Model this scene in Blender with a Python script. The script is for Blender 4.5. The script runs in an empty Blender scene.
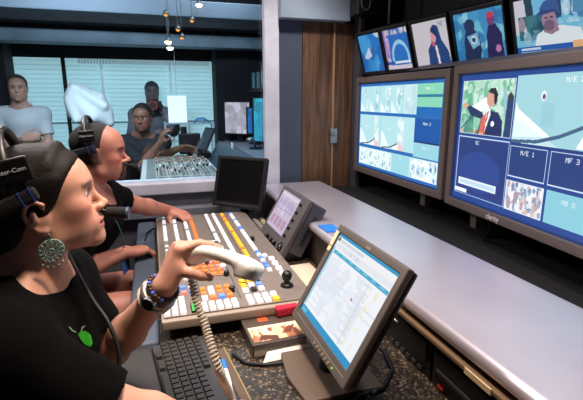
import bpy, bmesh, math, random
import numpy as np
from mathutils import Vector, Matrix
random.seed(7); rng = np.random.default_rng(7)
SC = bpy.context.scene; COL = SC.collection
PI = math.pi
# ------------------------------------------------------------------ camera
F = 440.0; CAMH = 1.45
PITCH = math.atan(101/F); YAW = math.atan(141.5/(F/math.cos(PITCH)))
fw = np.array([math.sin(YAW)*math.cos(PITCH), math.cos(YAW)*math.cos(PITCH), -math.sin(PITCH)])
rt = np.array([math.cos(YAW), -math.sin(YAW), 0.0]); up = np.cross(rt, fw)
EYE = np.array([0, 0, CAMH])
def ray(x, y): return fw + rt*(x-291.5)/F - up*(y-200)/F
def D(x, y, d): return EYE + ray(x, y)*d           # sight line at a distance
def atZ(x, y, z): d = ray(x, y); return EYE + d*(z-CAMH)/d[2]
def atX(x, y, X): d = ray(x, y); return EYE + d*X/d[0]
def atY(x, y, Y): d = ray(x, y); return EYE + d*Y/d[1]
cam = bpy.data.cameras.new('camera'); co = bpy.data.objects.new('camera', cam); COL.objects.link(co)
cam.sensor_width = 36; cam.lens = 36*F/583; cam.clip_start = .02
co.matrix_world = Matrix([[rt[0], up[0], -fw[0], 0], [rt[1], up[1], -fw[1], 0], [rt[2], up[2], -fw[2], CAMH], [0, 0, 0, 1]])
SC.camera = co
SC.view_settings.view_transform = 'Standard'; SC.view_settings.look = 'None'; SC.view_settings.gamma = 1
SC.view_settings.use_curve_mapping = False; SC.view_settings.exposure = 0.0
def nrm(v): v = np.array(v, float); return v/np.linalg.norm(v)
# ------------------------------------------------------------------ materials
def lin(c):
    c = np.array(c, float)/255
    return np.where(c <= .04045, c/12.92, ((c+.055)/1.055)**2.4)
def L4(c): return (*[float(v) for v in lin(c)], 1)
MATS = {}
def mat(name, c, rough=.5, metal=0, emit=0, var=0, vscale=30, bump=0, bscale=80, spec=.5, coat=0, alpha=1, stretch=None, c2=None, attr=False, sheen=0, sss=0):
    if name in MATS: return MATS[name]
    m = bpy.data.materials.new(name); m.use_nodes = True; nt = m.node_tree; b = nt.nodes['Principled BSDF']
    b.inputs['Base Color'].default_value = L4(c); b.inputs['Roughness'].default_value = rough; b.inputs['Metallic'].default_value = metal
    b.inputs['Specular IOR Level'].default_value = spec
    if coat: b.inputs['Coat Weight'].default_value = coat; b.inputs['Coat Roughness'].default_value = .15
    if sheen: b.inputs['Sheen Weight'].default_value = sheen
    if sss: b.inputs['Subsurface Weight'].default_value = sss; b.inputs['Subsurface Radius'].default_value = (.012, .005, .003); b.inputs['Subsurface Scale'].default_value = .6
    if emit: b.inputs['Emission Color'].default_value = L4(c); b.inputs['Emission Strength'].default_value = emit
    vec = None
    if var or bump or c2:
        tc = nt.nodes.new('ShaderNodeTexCoord'); vec = tc.outputs['Object']
        if stretch:
            mp = nt.nodes.new('ShaderNodeMapping'); mp.inputs['Scale'].default_value = stretch; nt.links.new(vec, mp.inputs[0]); vec = mp.outputs[0]
    col = None
    if attr:
        a = nt.nodes.new('ShaderNodeAttribute'); a.attribute_name = 'Col'; col = a.outputs['Color']
    if var or c2:
        n = nt.nodes.new('ShaderNodeTexNoise'); n.inputs['Scale'].default_value = vscale; n.inputs['Detail'].default_value = 6; nt.links.new(vec, n.inputs['Vector'])
        mx = nt.nodes.new('ShaderNodeMix'); mx.data_type = 'RGBA'
        rp = nt.nodes.new('ShaderNodeMapRange'); rp.inputs[1].default_value = .35; rp.inputs[2].default_value = .65
        nt.links.new(n.outputs['Fac'], rp.inputs[0]); nt.links.new(rp.outputs[0], mx.inputs['Factor'])
        cc = c2 if c2 else [min(255, v*(1+var)) for v in c]
        mx.inputs['A'].default_value = L4([v*(1-var) for v in c]); mx.inputs['B'].default_value = L4(cc)
        if attr:
            mx.blend_type = 'MULTIPLY'; mx.inputs['Factor'].default_value = 1
            for l in list(mx.inputs['Factor'].links): nt.links.remove(l)
            m2 = nt.nodes.new('ShaderNodeMix'); m2.data_type = 'RGBA'
            g = 1-var; m2.inputs['A'].default_value = (g, g, g, 1); m2.inputs['B'].default_value = (1, 1, 1, 1)
            nt.links.new(rp.outputs[0], m2.inputs['Factor']); nt.links.new(m2.outputs['Result'], mx.inputs['B']); nt.links.new(col, mx.inputs['A'])
        col = mx.outputs['Result']
    if col: nt.links.new(col, b.inputs['Base Color'])
    if bump:
        n2 = nt.nodes.new('ShaderNodeTexNoise'); n2.inputs['Scale'].default_value = bscale; n2.inputs['Detail'].default_value = 5; nt.links.new(vec, n2.inputs['Vector'])
        bp = nt.nodes.new('ShaderNodeBump'); bp.inputs['Strength'].default_value = bump; bp.inputs['Distance'].default_value = .004
        nt.links.new(n2.outputs['Fac'], bp.inputs['Height']); nt.links.new(bp.outputs['Normal'], b.inputs['Normal'])
    MATS[name] = m; return m
def mat_screen(name='screen_picture', strength=1.0):
    if name in MATS: return MATS[name]
    m = bpy.data.materials.new(name); m.use_nodes = True; nt = m.node_tree; b = nt.nodes['Principled BSDF']
    a = nt.nodes.new('ShaderNodeAttribute'); a.attribute_name = 'Col'
    b.inputs['Base Color'].default_value = (.01, .01, .012, 1); b.inputs['Roughness'].default_value = .35
    nt.links.new(a.outputs['Color'], b.inputs['Emission Color']); b.inputs['Emission Strength'].default_value = strength
    MATS[name] = m; return m
def mat_speckle():
    m = bpy.data.materials.new('speckled_black_laminate'); m.use_nodes = True; nt = m.node_tree; b = nt.nodes['Principled BSDF']
    tc = nt.nodes.new('ShaderNodeTexCoord')
    v = nt.nodes.new('ShaderNodeTexVoronoi'); v.inputs['Scale'].default_value = 190; v.inputs['Randomness'].default_value = 1
    nt.links.new(tc.outputs['Object'], v.inputs['Vector'])
    n = nt.nodes.new('ShaderNodeTexNoise'); n.inputs['Scale'].default_value = 120; n.inputs['Detail'].default_value = 3; nt.links.new(tc.outputs['Object'], n.inputs['Vector'])
    r = nt.nodes.new('ShaderNodeValToRGB'); r.color_ramp.elements[0].position = .0; r.color_ramp.elements[0].color = L4((22, 19, 17))
    r.color_ramp.elements[1].position = 1; r.color_ramp.elements[1].color = L4((150, 128, 98))
    e = r.color_ramp.elements.new(.62); e.color = L4((42, 36, 31)); e = r.color_ramp.elements.new(.8); e.color = L4((76, 64, 52))
    s = nt.nodes.new('ShaderNodeSeparateColor'); nt.links.new(v.outputs['Color'], s.inputs[0])
    mm = nt.nodes.new('ShaderNodeMath'); mm.operation = 'MULTIPLY_ADD'; nt.links.new(s.outputs[0], mm.inputs[0]); mm.inputs[1].default_value = .75
    m3 = nt.nodes.new('ShaderNodeMath'); m3.operation = 'MULTIPLY'; m3.inputs[1].default_value = .4; nt.links.new(n.outputs['Fac'], m3.inputs[0]); nt.links.new(m3.outputs[0], mm.inputs[2])
    nt.links.new(mm.outputs[0], r.inputs[0]); nt.links.new(r.outputs[0], b.inputs['Base Color'])
    b.inputs['Roughness'].default_value = .38
    return m
def mat_wood(name, c1, c2):
    m = bpy.data.materials.new(name); m.use_nodes = True; nt = m.node_tree; b = nt.nodes['Principled BSDF']
    tc = nt.nodes.new('ShaderNodeTexCoord'); mp = nt.nodes.new('ShaderNodeMapping'); mp.inputs['Scale'].default_value = (22, 22, 1.6)
    n = nt.nodes.new('ShaderNodeTexNoise'); n.inputs['Scale'].default_value = 2.2; n.inputs['Detail'].default_value = 7; n.inputs['Distortion'].default_value = .6
    nt.links.new(tc.outputs['Object'], mp.inputs[0]); nt.links.new(mp.outputs[0], n.inputs['Vector'])
    r = nt.nodes.new('ShaderNodeValToRGB'); r.color_ramp.elements[0].position = .3; r.color_ramp.elements[0].color = L4(c1); r.color_ramp.elements[1].position = .7; r.color_ramp.elements[1].color = L4(c2)
    nt.links.new(n.outputs['Fac'], r.inputs[0]); nt.links.new(r.outputs[0], b.inputs['Base Color']); b.inputs['Roughness'].default_value = .5
    return m
def mat_glass(name):
    m = bpy.data.materials.new(name); m.use_nodes = True; nt = m.node_tree; nt.nodes.remove(nt.nodes['Principled BSDF'])
    out = nt.nodes['Material Output']; t = nt.nodes.new('ShaderNodeBsdfTransparent'); t.inputs[0].default_value = (.9, .95, .95, 1)
    g = nt.nodes.new('ShaderNodeBsdfGlossy'); g.inputs['Roughness'].default_value = .01; fr = nt.nodes.new('ShaderNodeFresnel'); fr.inputs[0].default_value = 1.45
    mx = nt.nodes.new('ShaderNodeMixShader'); nt.links.new(fr.outputs[0], mx.inputs[0]); nt.links.new(t.outputs[0], mx.inputs[1]); nt.links.new(g.outputs[0], mx.inputs[2]); nt.links.new(mx.outputs[0], out.inputs[0])
    return m
def mat_backlit(name, c, f=.6):
    if name in MATS: return MATS[name]
    m = mat(name, c, .7); nt = m.node_tree; tr = nt.nodes.new('ShaderNodeBsdfTranslucent'); tr.inputs[0].default_value = L4(c)
    mx = nt.nodes.new('ShaderNodeMixShader'); mx.inputs[0].default_value = f; nt.links.new(nt.nodes['Principled BSDF'].outputs[0], mx.inputs[1]); nt.links.new(tr.outputs[0], mx.inputs[2]); nt.links.new(mx.outputs[0], nt.nodes['Material Output'].inputs[0]); return m
# ------------------------------------------------------------------ mesh builder
ORG = {}
def frame(o, x=None, y=None, z=None):
    M = Matrix.Identity(4)
    for i, a in enumerate((x, y, z)):
        for j in range(3): M[j][i] = float(a[j])
    for j in range(3): M[j][3] = float(o[j])
    return M
def T(*v): return Matrix.Translation(Vector([float(a) for a in v]))
def Rz(a): return Matrix.Rotation(a, 4, 'Z')
def Rx(a): return Matrix.Rotation(a, 4, 'X')
def Ry(a): return Matrix.Rotation(a, 4, 'Y')
class MB:
    def __init__(s): s.v = []; s.f = []
    def add(s, vs, fs, M=None):
        n = len(s.v)
        for p in vs:
            p = Vector([float(a) for a in p]); s.v.append(M @ p if M else p)
        s.f += [tuple(n+i for i in f) for f in fs]; return s
    def box(s, x0, x1, y0, y1, z0, z1, M=None):
        vs = [(x, y, z) for z in (z0, z1) for y in (y0, y1) for x in (x0, x1)]
        return s.add(vs, [(0, 2, 3, 1), (4, 5, 7, 6), (0, 1, 5, 4), (2, 6, 7, 3), (0, 4, 6, 2), (1, 3, 7, 5)], M)
    def cyl(s, a, b, r1, r2=None, n=16, M=None, caps=True):
        r2 = r1 if r2 is None else r2; a = np.array(a, float); b = np.array(b, float); w = nrm(b-a)
        u = nrm(np.cross(w, [0, 0, 1] if abs(w[2]) < .9 else [1, 0, 0])); v = np.cross(w, u)
        vs = []
        for c, r in ((a, r1), (b, r2)):
            for i in range(n): t = 2*PI*i/n; vs.append(c+r*(u*math.cos(t)+v*math.sin(t)))
        fs = [(i, (i+1) % n, n+(i+1) % n, n+i) for i in range(n)]
        if caps: fs += [tuple(range(n-1, -1, -1)), tuple(range(n, 2*n))]
        return s.add(vs, fs, M)
    def tube(s, pts, r, n=8, M=None, closed=False, flat=None):
        P = [np.array(p, float) for p in pts]; m = len(P); rs = r if hasattr(r, '__len__') else [r]*m
        vs = []; pu = None
        for i in range(m):
            if closed: w = nrm(P[(i+1) % m]-P[i-1])
            else: w = nrm(P[min(i+1, m-1)]-P[max(i-1, 0)])
            if pu is None: u = nrm(np.cross(w, [0, 0, 1] if abs(w[2]) < .9 else [1, 0, 0]))
            else: u = nrm(pu-w*np.dot(pu, w))
            pu = u; v = np.cross(w, u)
            for k in range(n):
                t = 2*PI*k/n; vs.append(P[i]+rs[i]*(u*math.cos(t)+v*math.sin(t)*(flat or 1)))
        fs = []
        for i in range(m if closed else m-1):
            for k in range(n):
                a, b2 = i*n+k, i*n+(k+1) % n; c, d = ((i+1) % m)*n+(k+1) % n, ((i+1) % m)*n+k; fs.append((a, b2, c, d))
        if not closed: fs += [tuple(range(n-1, -1, -1)), tuple((m-1)*n+k for k in range(n))]
        return s.add(vs, fs, M)
    def lathe(s, prof, c=(0, 0, 0), n=20, M=None):
        vs = []; fs = []; m = len(prof)
        for r, z in prof:
            for k in range(n): t = 2*PI*k/n; vs.append((c[0]+max(r, 1e-5)*math.cos(t), c[1]+max(r, 1e-5)*math.sin(t), c[2]+z))
        for i in range(m-1):
            for k in range(n): fs.append((i*n+k, i*n+(k+1) % n, (i+1)*n+(k+1) % n, (i+1)*n+k))
        fs += [tuple(range(n-1, -1, -1)), tuple((m-1)*n+k for k in range(n))]
        return s.add(vs, fs, M)
    def sph(s, c, r, n=16, M=None, sc=(1, 1, 1)):
        prof = [(math.sin(PI*i/n), -math.cos(PI*i/n)) for i in range(n+1)]; vs = []; fs = []
        for i, (q, z) in enumerate(prof):
            for k in range(n*2):
                t = PI*k/n; vs.append((c[0]+r*sc[0]*max(q, 1e-4)*math.cos(t), c[1]+r*sc[1]*max(q, 1e-4)*math.sin(t), c[2]+r*sc[2]*z))
        for i in range(n):
            for k in range(2*n): fs.append((i*2*n+k, i*2*n+(k+1) % (2*n), (i+1)*2*n+(k+1) % (2*n), (i+1)*2*n+k))
        return s.add(vs, fs, M)
    def prism(s, poly, d0, d1, M=None):       # polygon in xy extruded in z
        n = len(poly); vs = [(p[0], p[1], d0) for p in poly]+[(p[0], p[1], d1) for p in poly]
        fs = [tuple(range(n-1, -1, -1)), tuple(range(n, 2*n))]+[(i, (i+1) % n, n+(i+1) % n, n+i) for i in range(n)]
        return s.add(vs, fs, M)
    def ring(s, w, h, iw, ih, d0, d1, M=None):   # rectangular frame in xy, depth z
        o = [(-w/2, -h/2), (w/2, -h/2), (w/2, h/2), (-w/2, h/2)]; i_ = [(-iw/2, -ih/2), (iw/2, -ih/2), (iw/2, ih/2), (-iw/2, ih/2)]
        vs = [(x, y, z) for z in (d0, d1) for (x, y) in o+i_]; fs = []
        for k in range(4):
            l = (k+1) % 4
            fs += [(k, 4+k, 4+l, l), (8+k, 8+l, 12+l, 12+k), (k, l, 8+l, 8+k), (4+k, 12+k, 12+l, 4+l)]
        return s.add(vs, fs, M)
    def mesh(s, name, org=(0, 0, 0)):
        me = bpy.data.meshes.new(name); o = Vector([float(a) for a in org]); me.from_pydata([tuple(p-o) for p in s.v], [], s.f); me.validate(); me.update(); return me
    def build(s, name, m, parent=None, bevel=0, smooth=False, seg=2, loc=None, label=None):
        org = ORG.get(parent.name, (0, 0, 0)) if parent else (loc if loc is not None else (0, 0, 0))
        me = s.mesh(name, org); bm = bmesh.new(); bm.from_mesh(me); bmesh.ops.recalc_face_normals(bm, faces=bm.faces); bm.to_mesh(me); bm.free()
        return link(name, me, m, parent, org, bevel, smooth, seg, label)
def link(name, me, m, parent=None, org=(0, 0, 0), bevel=0, smooth=False, seg=2, label=None):
    o = bpy.data.objects.new(name, me); COL.objects.link(o)
    if m and not me.materials: me.materials.append(m)
    if smooth:
        me.polygons.foreach_set('use_smooth', [True]*len(me.polygons))
    if bevel:
        b = o.modifiers.new('bevel', 'BEVEL'); b.width = bevel; b.segments = seg; b.limit_method = 'ANGLE'; b.angle_limit = math.radians(40)
        me.polygons.foreach_set('use_smooth', [True]*len(me.polygons)); w = o.modifiers.new('wn', 'WEIGHTED_NORMAL'); w.keep_sharp = True
    if parent: o.parent = parent
    else: o.location = [float(a) for a in org]
    ORG[o.name] = tuple(float(a) for a in org)
    if label: o['label'] = label
    return o
def tag(o, label, cat, group=None, kind=None):
    o['label'] = label; o['category'] = cat
    if group: o['group'] = group
    if kind: o['kind'] = kind
    return o
def thing(name, label, cat, loc=(0, 0, 0), group=None):
    o = bpy.data.objects.new(name, None); COL.objects.link(o); o.location = [float(a) for a in loc]; o.empty_display_size = .05
    ORG[o.name] = tuple(float(a) for a in loc); return tag(o, label, cat, group)
def struct(o): o['kind'] = 'structure'; return o
def put(name, me, parent, pos, rot=None):      # a small repeated part sharing its mesh
    o = bpy.data.objects.new(name, me); COL.objects.link(o); o.parent = parent
    og = ORG[parent.name]; o.location = [float(pos[i]-og[i]) for i in range(3)]
    if rot is not None: o.rotation_euler = rot
    return o
def text(name, s, size, M, m, parent, depth=.0006):
    cu = bpy.data.curves.new(name, 'FONT'); cu.body = s; cu.size = size; cu.align_x = 'CENTER'; cu.align_y = 'CENTER'; cu.extrude = depth
    o = bpy.data.objects.new(name, cu); dg = bpy.context.evaluated_depsgraph_get(); COL.objects.link(o); dg.update()
    me = bpy.data.meshes.new_from_object(o.evaluated_get(dg)); bpy.data.objects.remove(o)
    og = ORG[parent.name]; me.transform(T(-og[0], -og[1], -og[2]) @ M); me.materials.clear()
    return link(name, me, m, parent, og)
# ------------------------------------------------------------------ pictures on screens
FONT = {}
for _w in """A01110100011000111111100011000110001 B11110100011000111110100011000111110 C01110100011000010000100001000101110 D11110100011000110001100011000111110 E11111100001000011110100001000011111 F11111100001000011110100001000010000 G01110100011000010111100011000101110 K10001100101010011000101001001010001 M10001110111010110101100011000110001 N10001110011010110011100011000110001 P11110100011000111110100001000010000 o00000000000111010001100011000101110 n00000000001011011001100011000110001 100100011000010000100001000010001110 201110100010000100010001000100011111 311110000010000101110000010000111110 /00001000100001000100010000100010000""".split(): FONT[_w[0]] = _w[1:]
class Pic:
    def __init__(s, nx, ny, c):
        s.nx, s.ny = nx, ny; s.a = np.zeros((ny, nx, 3)); s.a[:] = c
        y, x = np.mgrid[0:ny, 0:nx]; s.u = (x+.5)/nx; s.v = (y+.5)/ny      # u right, v down
    def m(s, mask, c, al=1): s.a[mask] = s.a[mask]*(1-al)+np.array(c)*al; return s
    def rect(s, x0, y0, x1, y1, c, al=1): return s.m((s.u >= x0) & (s.u < x1) & (s.v >= y0) & (s.v < y1), c, al)
    def frame(s, x0, y0, x1, y1, c, t=.004):
        tv = t*s.nx/s.ny
        s.rect(x0, y0, x1, y0+tv, c); s.rect(x0, y1-tv, x1, y1, c); s.rect(x0, y0, x0+t, y1, c); return s.rect(x1-t, y0, x1, y1, c)
    def ell(s, x, y, rx, ry, c, al=1): return s.m(((s.u-x)/rx)**2+((s.v-y)/ry)**2 < 1, c, al)
    def poly(s, pts, c, al=1):
        ins = np.zeros(s.u.shape, bool); n = len(pts)
        for i in range(n):
            (x1, y1), (x2, y2) = pts[i], pts[(i+1) % n]
            if y1 == y2: continue
            ins ^= ((y1 > s.v) != (y2 > s.v)) & (s.u < (x2-x1)*(s.v-y1)/(y2-y1)+x1)
        return s.m(ins, c, al)
    def line(s, pts, w, c):
        asp = s.ny/s.nx
        for (x1, y1), (x2, y2) in zip(pts, pts[1:]):
            dx, dy = x2-x1, (y2-y1)*asp; l = dx*dx+dy*dy+1e-9
            t = np.clip(((s.u-x1)*dx+(s.v-y1)*asp*dy)/l, 0, 1)
            s.m((s.u-x1-t*dx)**2+((s.v-y1)*asp-t*dy)**2 < w*w, c)
        return s
    def blot(s, x0, y0, x1, y1, cs, n, r, seed=1):
        g = np.random.default_rng(seed)
        box = (s.u >= x0) & (s.u < x1) & (s.v >= y0) & (s.v < y1)
        for i in range(n):
            x, y = g.uniform(x0, x1), g.uniform(y0, y1); q = r*g.uniform(.4, 1.2); e = g.uniform(.5, 2)
            s.m(box & (((s.u-x)/q)**2+((s.v-y)/q/e*s.ny/s.nx)**2 < 1), cs[g.integers(len(cs))], .75)
        return s
    def text(s, t, x, y, c, k=1):              # x, y = centre; k cells per dot
        w = len(t)*6*k-k; i0 = int(x*s.nx-w/2); j0 = int(y*s.ny-3.5*k)
        for n, ch in enumerate(t):
            g = FONT.get(ch)
            if not g: continue
            for q, bit in enumerate(g[:35]):
                if bit == '1':
                    i, j = i0+n*6*k+(q % 5)*k, j0+(q//5)*k
                    if 0 <= i < s.nx-k+1 and 0 <= j < s.ny-k+1: s.a[j:j+k, i:i+k] = c
        return s
    def build(s, name, w, h, M, parent, m=None, z=0):
        nx, ny = s.nx, s.ny
        X = np.linspace(-w/2, w/2, nx+1); Y = np.linspace(h/2, -h/2, ny+1)
        vx, vy = np.meshgrid(X, Y); vs = np.stack([vx.ravel(), vy.ravel(), np.full(vx.size, z)], 1)
        R = np.array(M)[:3, :3]; vs = vs@R.T+np.array(M)[:3, 3]-np.array(ORG[parent.name])
        i = np.arange(ny)[:, None]*(nx+1)+np.arange(nx)[None]; i = i.ravel()
        fs = np.stack([i+nx+1, i+nx+2, i+1, i], 1)
        me = npmesh(name, vs, fs)
        ca = me.color_attributes.new('Col', 'FLOAT_COLOR', 'CORNER')
        col = np.ones((nx*ny, 4, 4), np.float32); col[:, :, :3] = lin(s.a.reshape(-1, 3))[:, None, :]
        ca.data.foreach_set('color', col.ravel())
        return link(name, me, m or mat_screen(), parent, ORG[parent.name])
def npmesh(name, vs, fs):
    me = bpy.data.meshes.new(name); n = len(fs); k = fs.shape[1]
    me.vertices.add(len(vs)); me.vertices.foreach_set('co', np.asarray(vs, np.float32).ravel())
    me.loops.add(n*k); me.loops.foreach_set('vertex_index', np.asarray(fs, np.int32).ravel())
    me.polygons.add(n); me.polygons.foreach_set('loop_start', np.arange(n, dtype=np.int32)*k)
    me.update(calc_edges=True); me.validate(); return me
# ------------------------------------------------------------------ organic forms: smooth solids on a grid, skinned
class Vol:
    def __init__(s, lo, hi, h):
        s.lo = np.array(lo, np.float32); s.h = h; s.n = np.ceil((np.array(hi)-np.array(lo))/h).astype(int)+1
        s.d = np.full(s.n, 1.0, np.float32)
    def _win(s, lo, hi):
        a = np.maximum(np.floor((lo-s.lo)/s.h).astype(int), 0); b = np.minimum(np.ceil((hi-s.lo)/s.h).astype(int)+1, s.n)
        if (a >= b).any(): return None
        g = [s.lo[i]+s.h*np.arange(a[i], b[i], dtype=np.float32) for i in range(3)]
        return tuple(slice(a[i], b[i]) for i in range(3)), (g[0][:, None, None], g[1][None, :, None], g[2][None, None, :])
    def _mix(s, sl, q, k, op):
        d = s.d[sl]
        if op == 'u':
            if k > 0: e = np.maximum(k-np.abs(d-q), 0)/k; s.d[sl] = np.minimum(d, q)-e*e*k*.25
            else: s.d[sl] = np.minimum(d, q)
        else:
            q = -q
            if k > 0: e = np.maximum(k-np.abs(d-q), 0)/k; s.d[sl] = np.maximum(d, q)+e*e*k*.25
            else: s.d[sl] = np.maximum(d, q)
    def cone(s, a, b, ra, rb=None, k=.01, op='u'):
        rb = ra if rb is None else rb; a = np.array(a, np.float32); b = np.array(b, np.float32); m = max(ra, rb)+k+4*s.h
        w = s._win(np.minimum(a, b)-m, np.maximum(a, b)+m)
        if w is None: return s
        sl, (x, y, z) = w; ab = b-a; l = float(ab@ab)+1e-12
        t = np.clip(((x-a[0])*ab[0]+(y-a[1])*ab[1]+(z-a[2])*ab[2])/l, 0, 1)
        q = np.sqrt((x-a[0]-t*ab[0])**2+(y-a[1]-t*ab[1])**2+(z-a[2]-t*ab[2])**2)-(ra+t*(rb-ra))
        s._mix(sl, q, k, op); return s
    def chain(s, pts, rs, k=.01):
        for i in range(len(pts)-1): s.cone(pts[i], pts[i+1], rs[i], rs[i+1], k)
        return s
    def ell(s, c, r, R=None, k=.01, op='u'):
        c = np.array(c, np.float32); r = np.array(r, np.float32); R = np.eye(3, dtype=np.float32) if R is None else np.array(R, np.float32)
        e = np.sqrt((R*R)@(r*r))+k+4*s.h
        w = s._win(c-e, c+e)
        if w is None: return s
        sl, (x, y, z) = w; x = x-c[0]; y = y-c[1]; z = z-c[2]
        p = [(R[0, i]*x+R[1, i]*y+R[2, i]*z)/r[i] for i in range(3)]
        k0 = np.sqrt(p[0]**2+p[1]**2+p[2]**2)+1e-6; k1 = np.sqrt((p[0]/r[0])**2+(p[1]/r[1])**2+(p[2]/r[2])**2)+1e-6
        s._mix(sl, k0*(k0-1)/k1, k, op); return s
    def cut(s, p, n, k=0):                     # keep the side the normal points away from
        p = np.array(p, np.float32); n = np.array(nrm(n), np.float32)
        sl, (x, y, z) = s._win(s.lo, s.lo+s.h*s.n)
        q = (x-p[0])*n[0]+(y-p[1])*n[1]+(z-p[2])*n[2]
        s.d = np.maximum(s.d, q.astype(np.float32)); return s
    def cutlocal(s, p, n, c, r):               # the same, only inside a ball
        c = np.array(c); sl, (x, y, z) = s._win(c-r, c+r); n = nrm(n)
        q = (x-p[0])*n[0]+(y-p[1])*n[1]+(z-p[2])*n[2]
        ins = ((x-c[0])**2+(y-c[1])**2+(z-c[2])**2) < r*r
        s.d[sl] = np.where(ins, np.maximum(s.d[sl], q), s.d[sl]); return s
    def verts(s):
        d = s.d; sg = d < 0; c = np.zeros(np.array(d.shape)-1, np.uint8)
        O = [(i, j, k) for i in (0, 1) for j in (0, 1) for k in (0, 1)]
        S = lambda A, o: A[o[0]:A.shape[0]-1+o[0], o[1]:A.shape[1]-1+o[1], o[2]:A.shape[2]-1+o[2]]
        for o in O: c += S(sg, o)
        act = (c > 0) & (c < 8); ijk = np.argwhere(act); idx = np.full(act.shape, -1, np.int32); idx[act] = np.arange(len(ijk))
        acc = np.zeros((len(ijk), 3)); cnt = np.zeros(len(ijk))
        val = {o: np.clip(d[ijk[:, 0]+o[0], ijk[:, 1]+o[1], ijk[:, 2]+o[2]], -.05, .05) for o in O}
        for o in O:
            for ax in range(3):
                if o[ax] == 0:
                    o2 = list(o); o2[ax] = 1; o2 = tuple(o2); A, B = val[o], val[o2]; m = (A < 0) != (B < 0)
                    t = np.where(m, A/(A-B+1e-12), 0); p = np.array(o, float)[None].repeat(len(ijk), 0); p[:, ax] += t
                    acc += p*m[:, None]; cnt += m
        V = s.lo+s.h*(ijk+acc/np.maximum(cnt, 1)[:, None]); fs = []
        for ax in range(3):
            e = np.take(sg, range(0, d.shape[ax]-1), ax) != np.take(sg, range(1, d.shape[ax]), ax)
            P = np.argwhere(e); o1, o2 = [(1, 2), (2, 0), (0, 1)][ax]
            ok = (P[:, o1] > 0) & (P[:, o2] > 0) & (P[:, o1] < d.shape[o1]-1) & (P[:, o2] < d.shape[o2]-1); P = P[ok]
            q = []
            for a, b in ((-1, -1), (0, -1), (0, 0), (-1, 0)):
                Q = P.copy(); Q[:, o1] += a; Q[:, o2] += b; q.append(idx[Q[:, 0], Q[:, 1], Q[:, 2]])
            q = np.stack(q, 1); fl = sg[P[:, 0], P[:, 1], P[:, 2]]; q[~fl] = q[~fl][:, ::-1]; fs.append(q)
        return V, np.concatenate(fs)
    def build(s, name, m, parent, color=None, label=None, relax=1):
        V, fs = s.verts(); fs = fs[(fs >= 0).all(1)]
        for _ in range(relax):                 # one pass of relaxation takes off the grid's stairs
            acc = np.zeros_like(V); cn = np.zeros(len(V))
            for a, b in ((0, 1), (1, 2), (2, 3), (3, 0)):
                np.add.at(acc, fs[:, a], V[fs[:, b]]); np.add.at(acc, fs[:, b], V[fs[:, a]]); np.add.at(cn, fs[:, a], 1); np.add.at(cn, fs[:, b], 1)
            V = V*.5+.5*acc/np.maximum(cn, 1)[:, None]
        og = np.array(ORG[parent.name]); me = npmesh(name, V-og, fs)
        if color is not None:
            c = np.ones((len(V), 4), np.float32); c[:, :3] = lin(color(V)); ca = me.color_attributes.new('Col', 'FLOAT_COLOR', 'POINT'); ca.data.foreach_set('color', c.ravel())
        return link(name, me, m, parent, og, smooth=True, label=label)
def axes(yaw=0, pitch=0, roll=0):              # facing +x turned by yaw, looking up by pitch
    return np.array((Matrix.Rotation(yaw, 3, 'Z') @ Matrix.Rotation(-pitch, 3, 'Y') @ Matrix.Rotation(roll, 3, 'X')))
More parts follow.
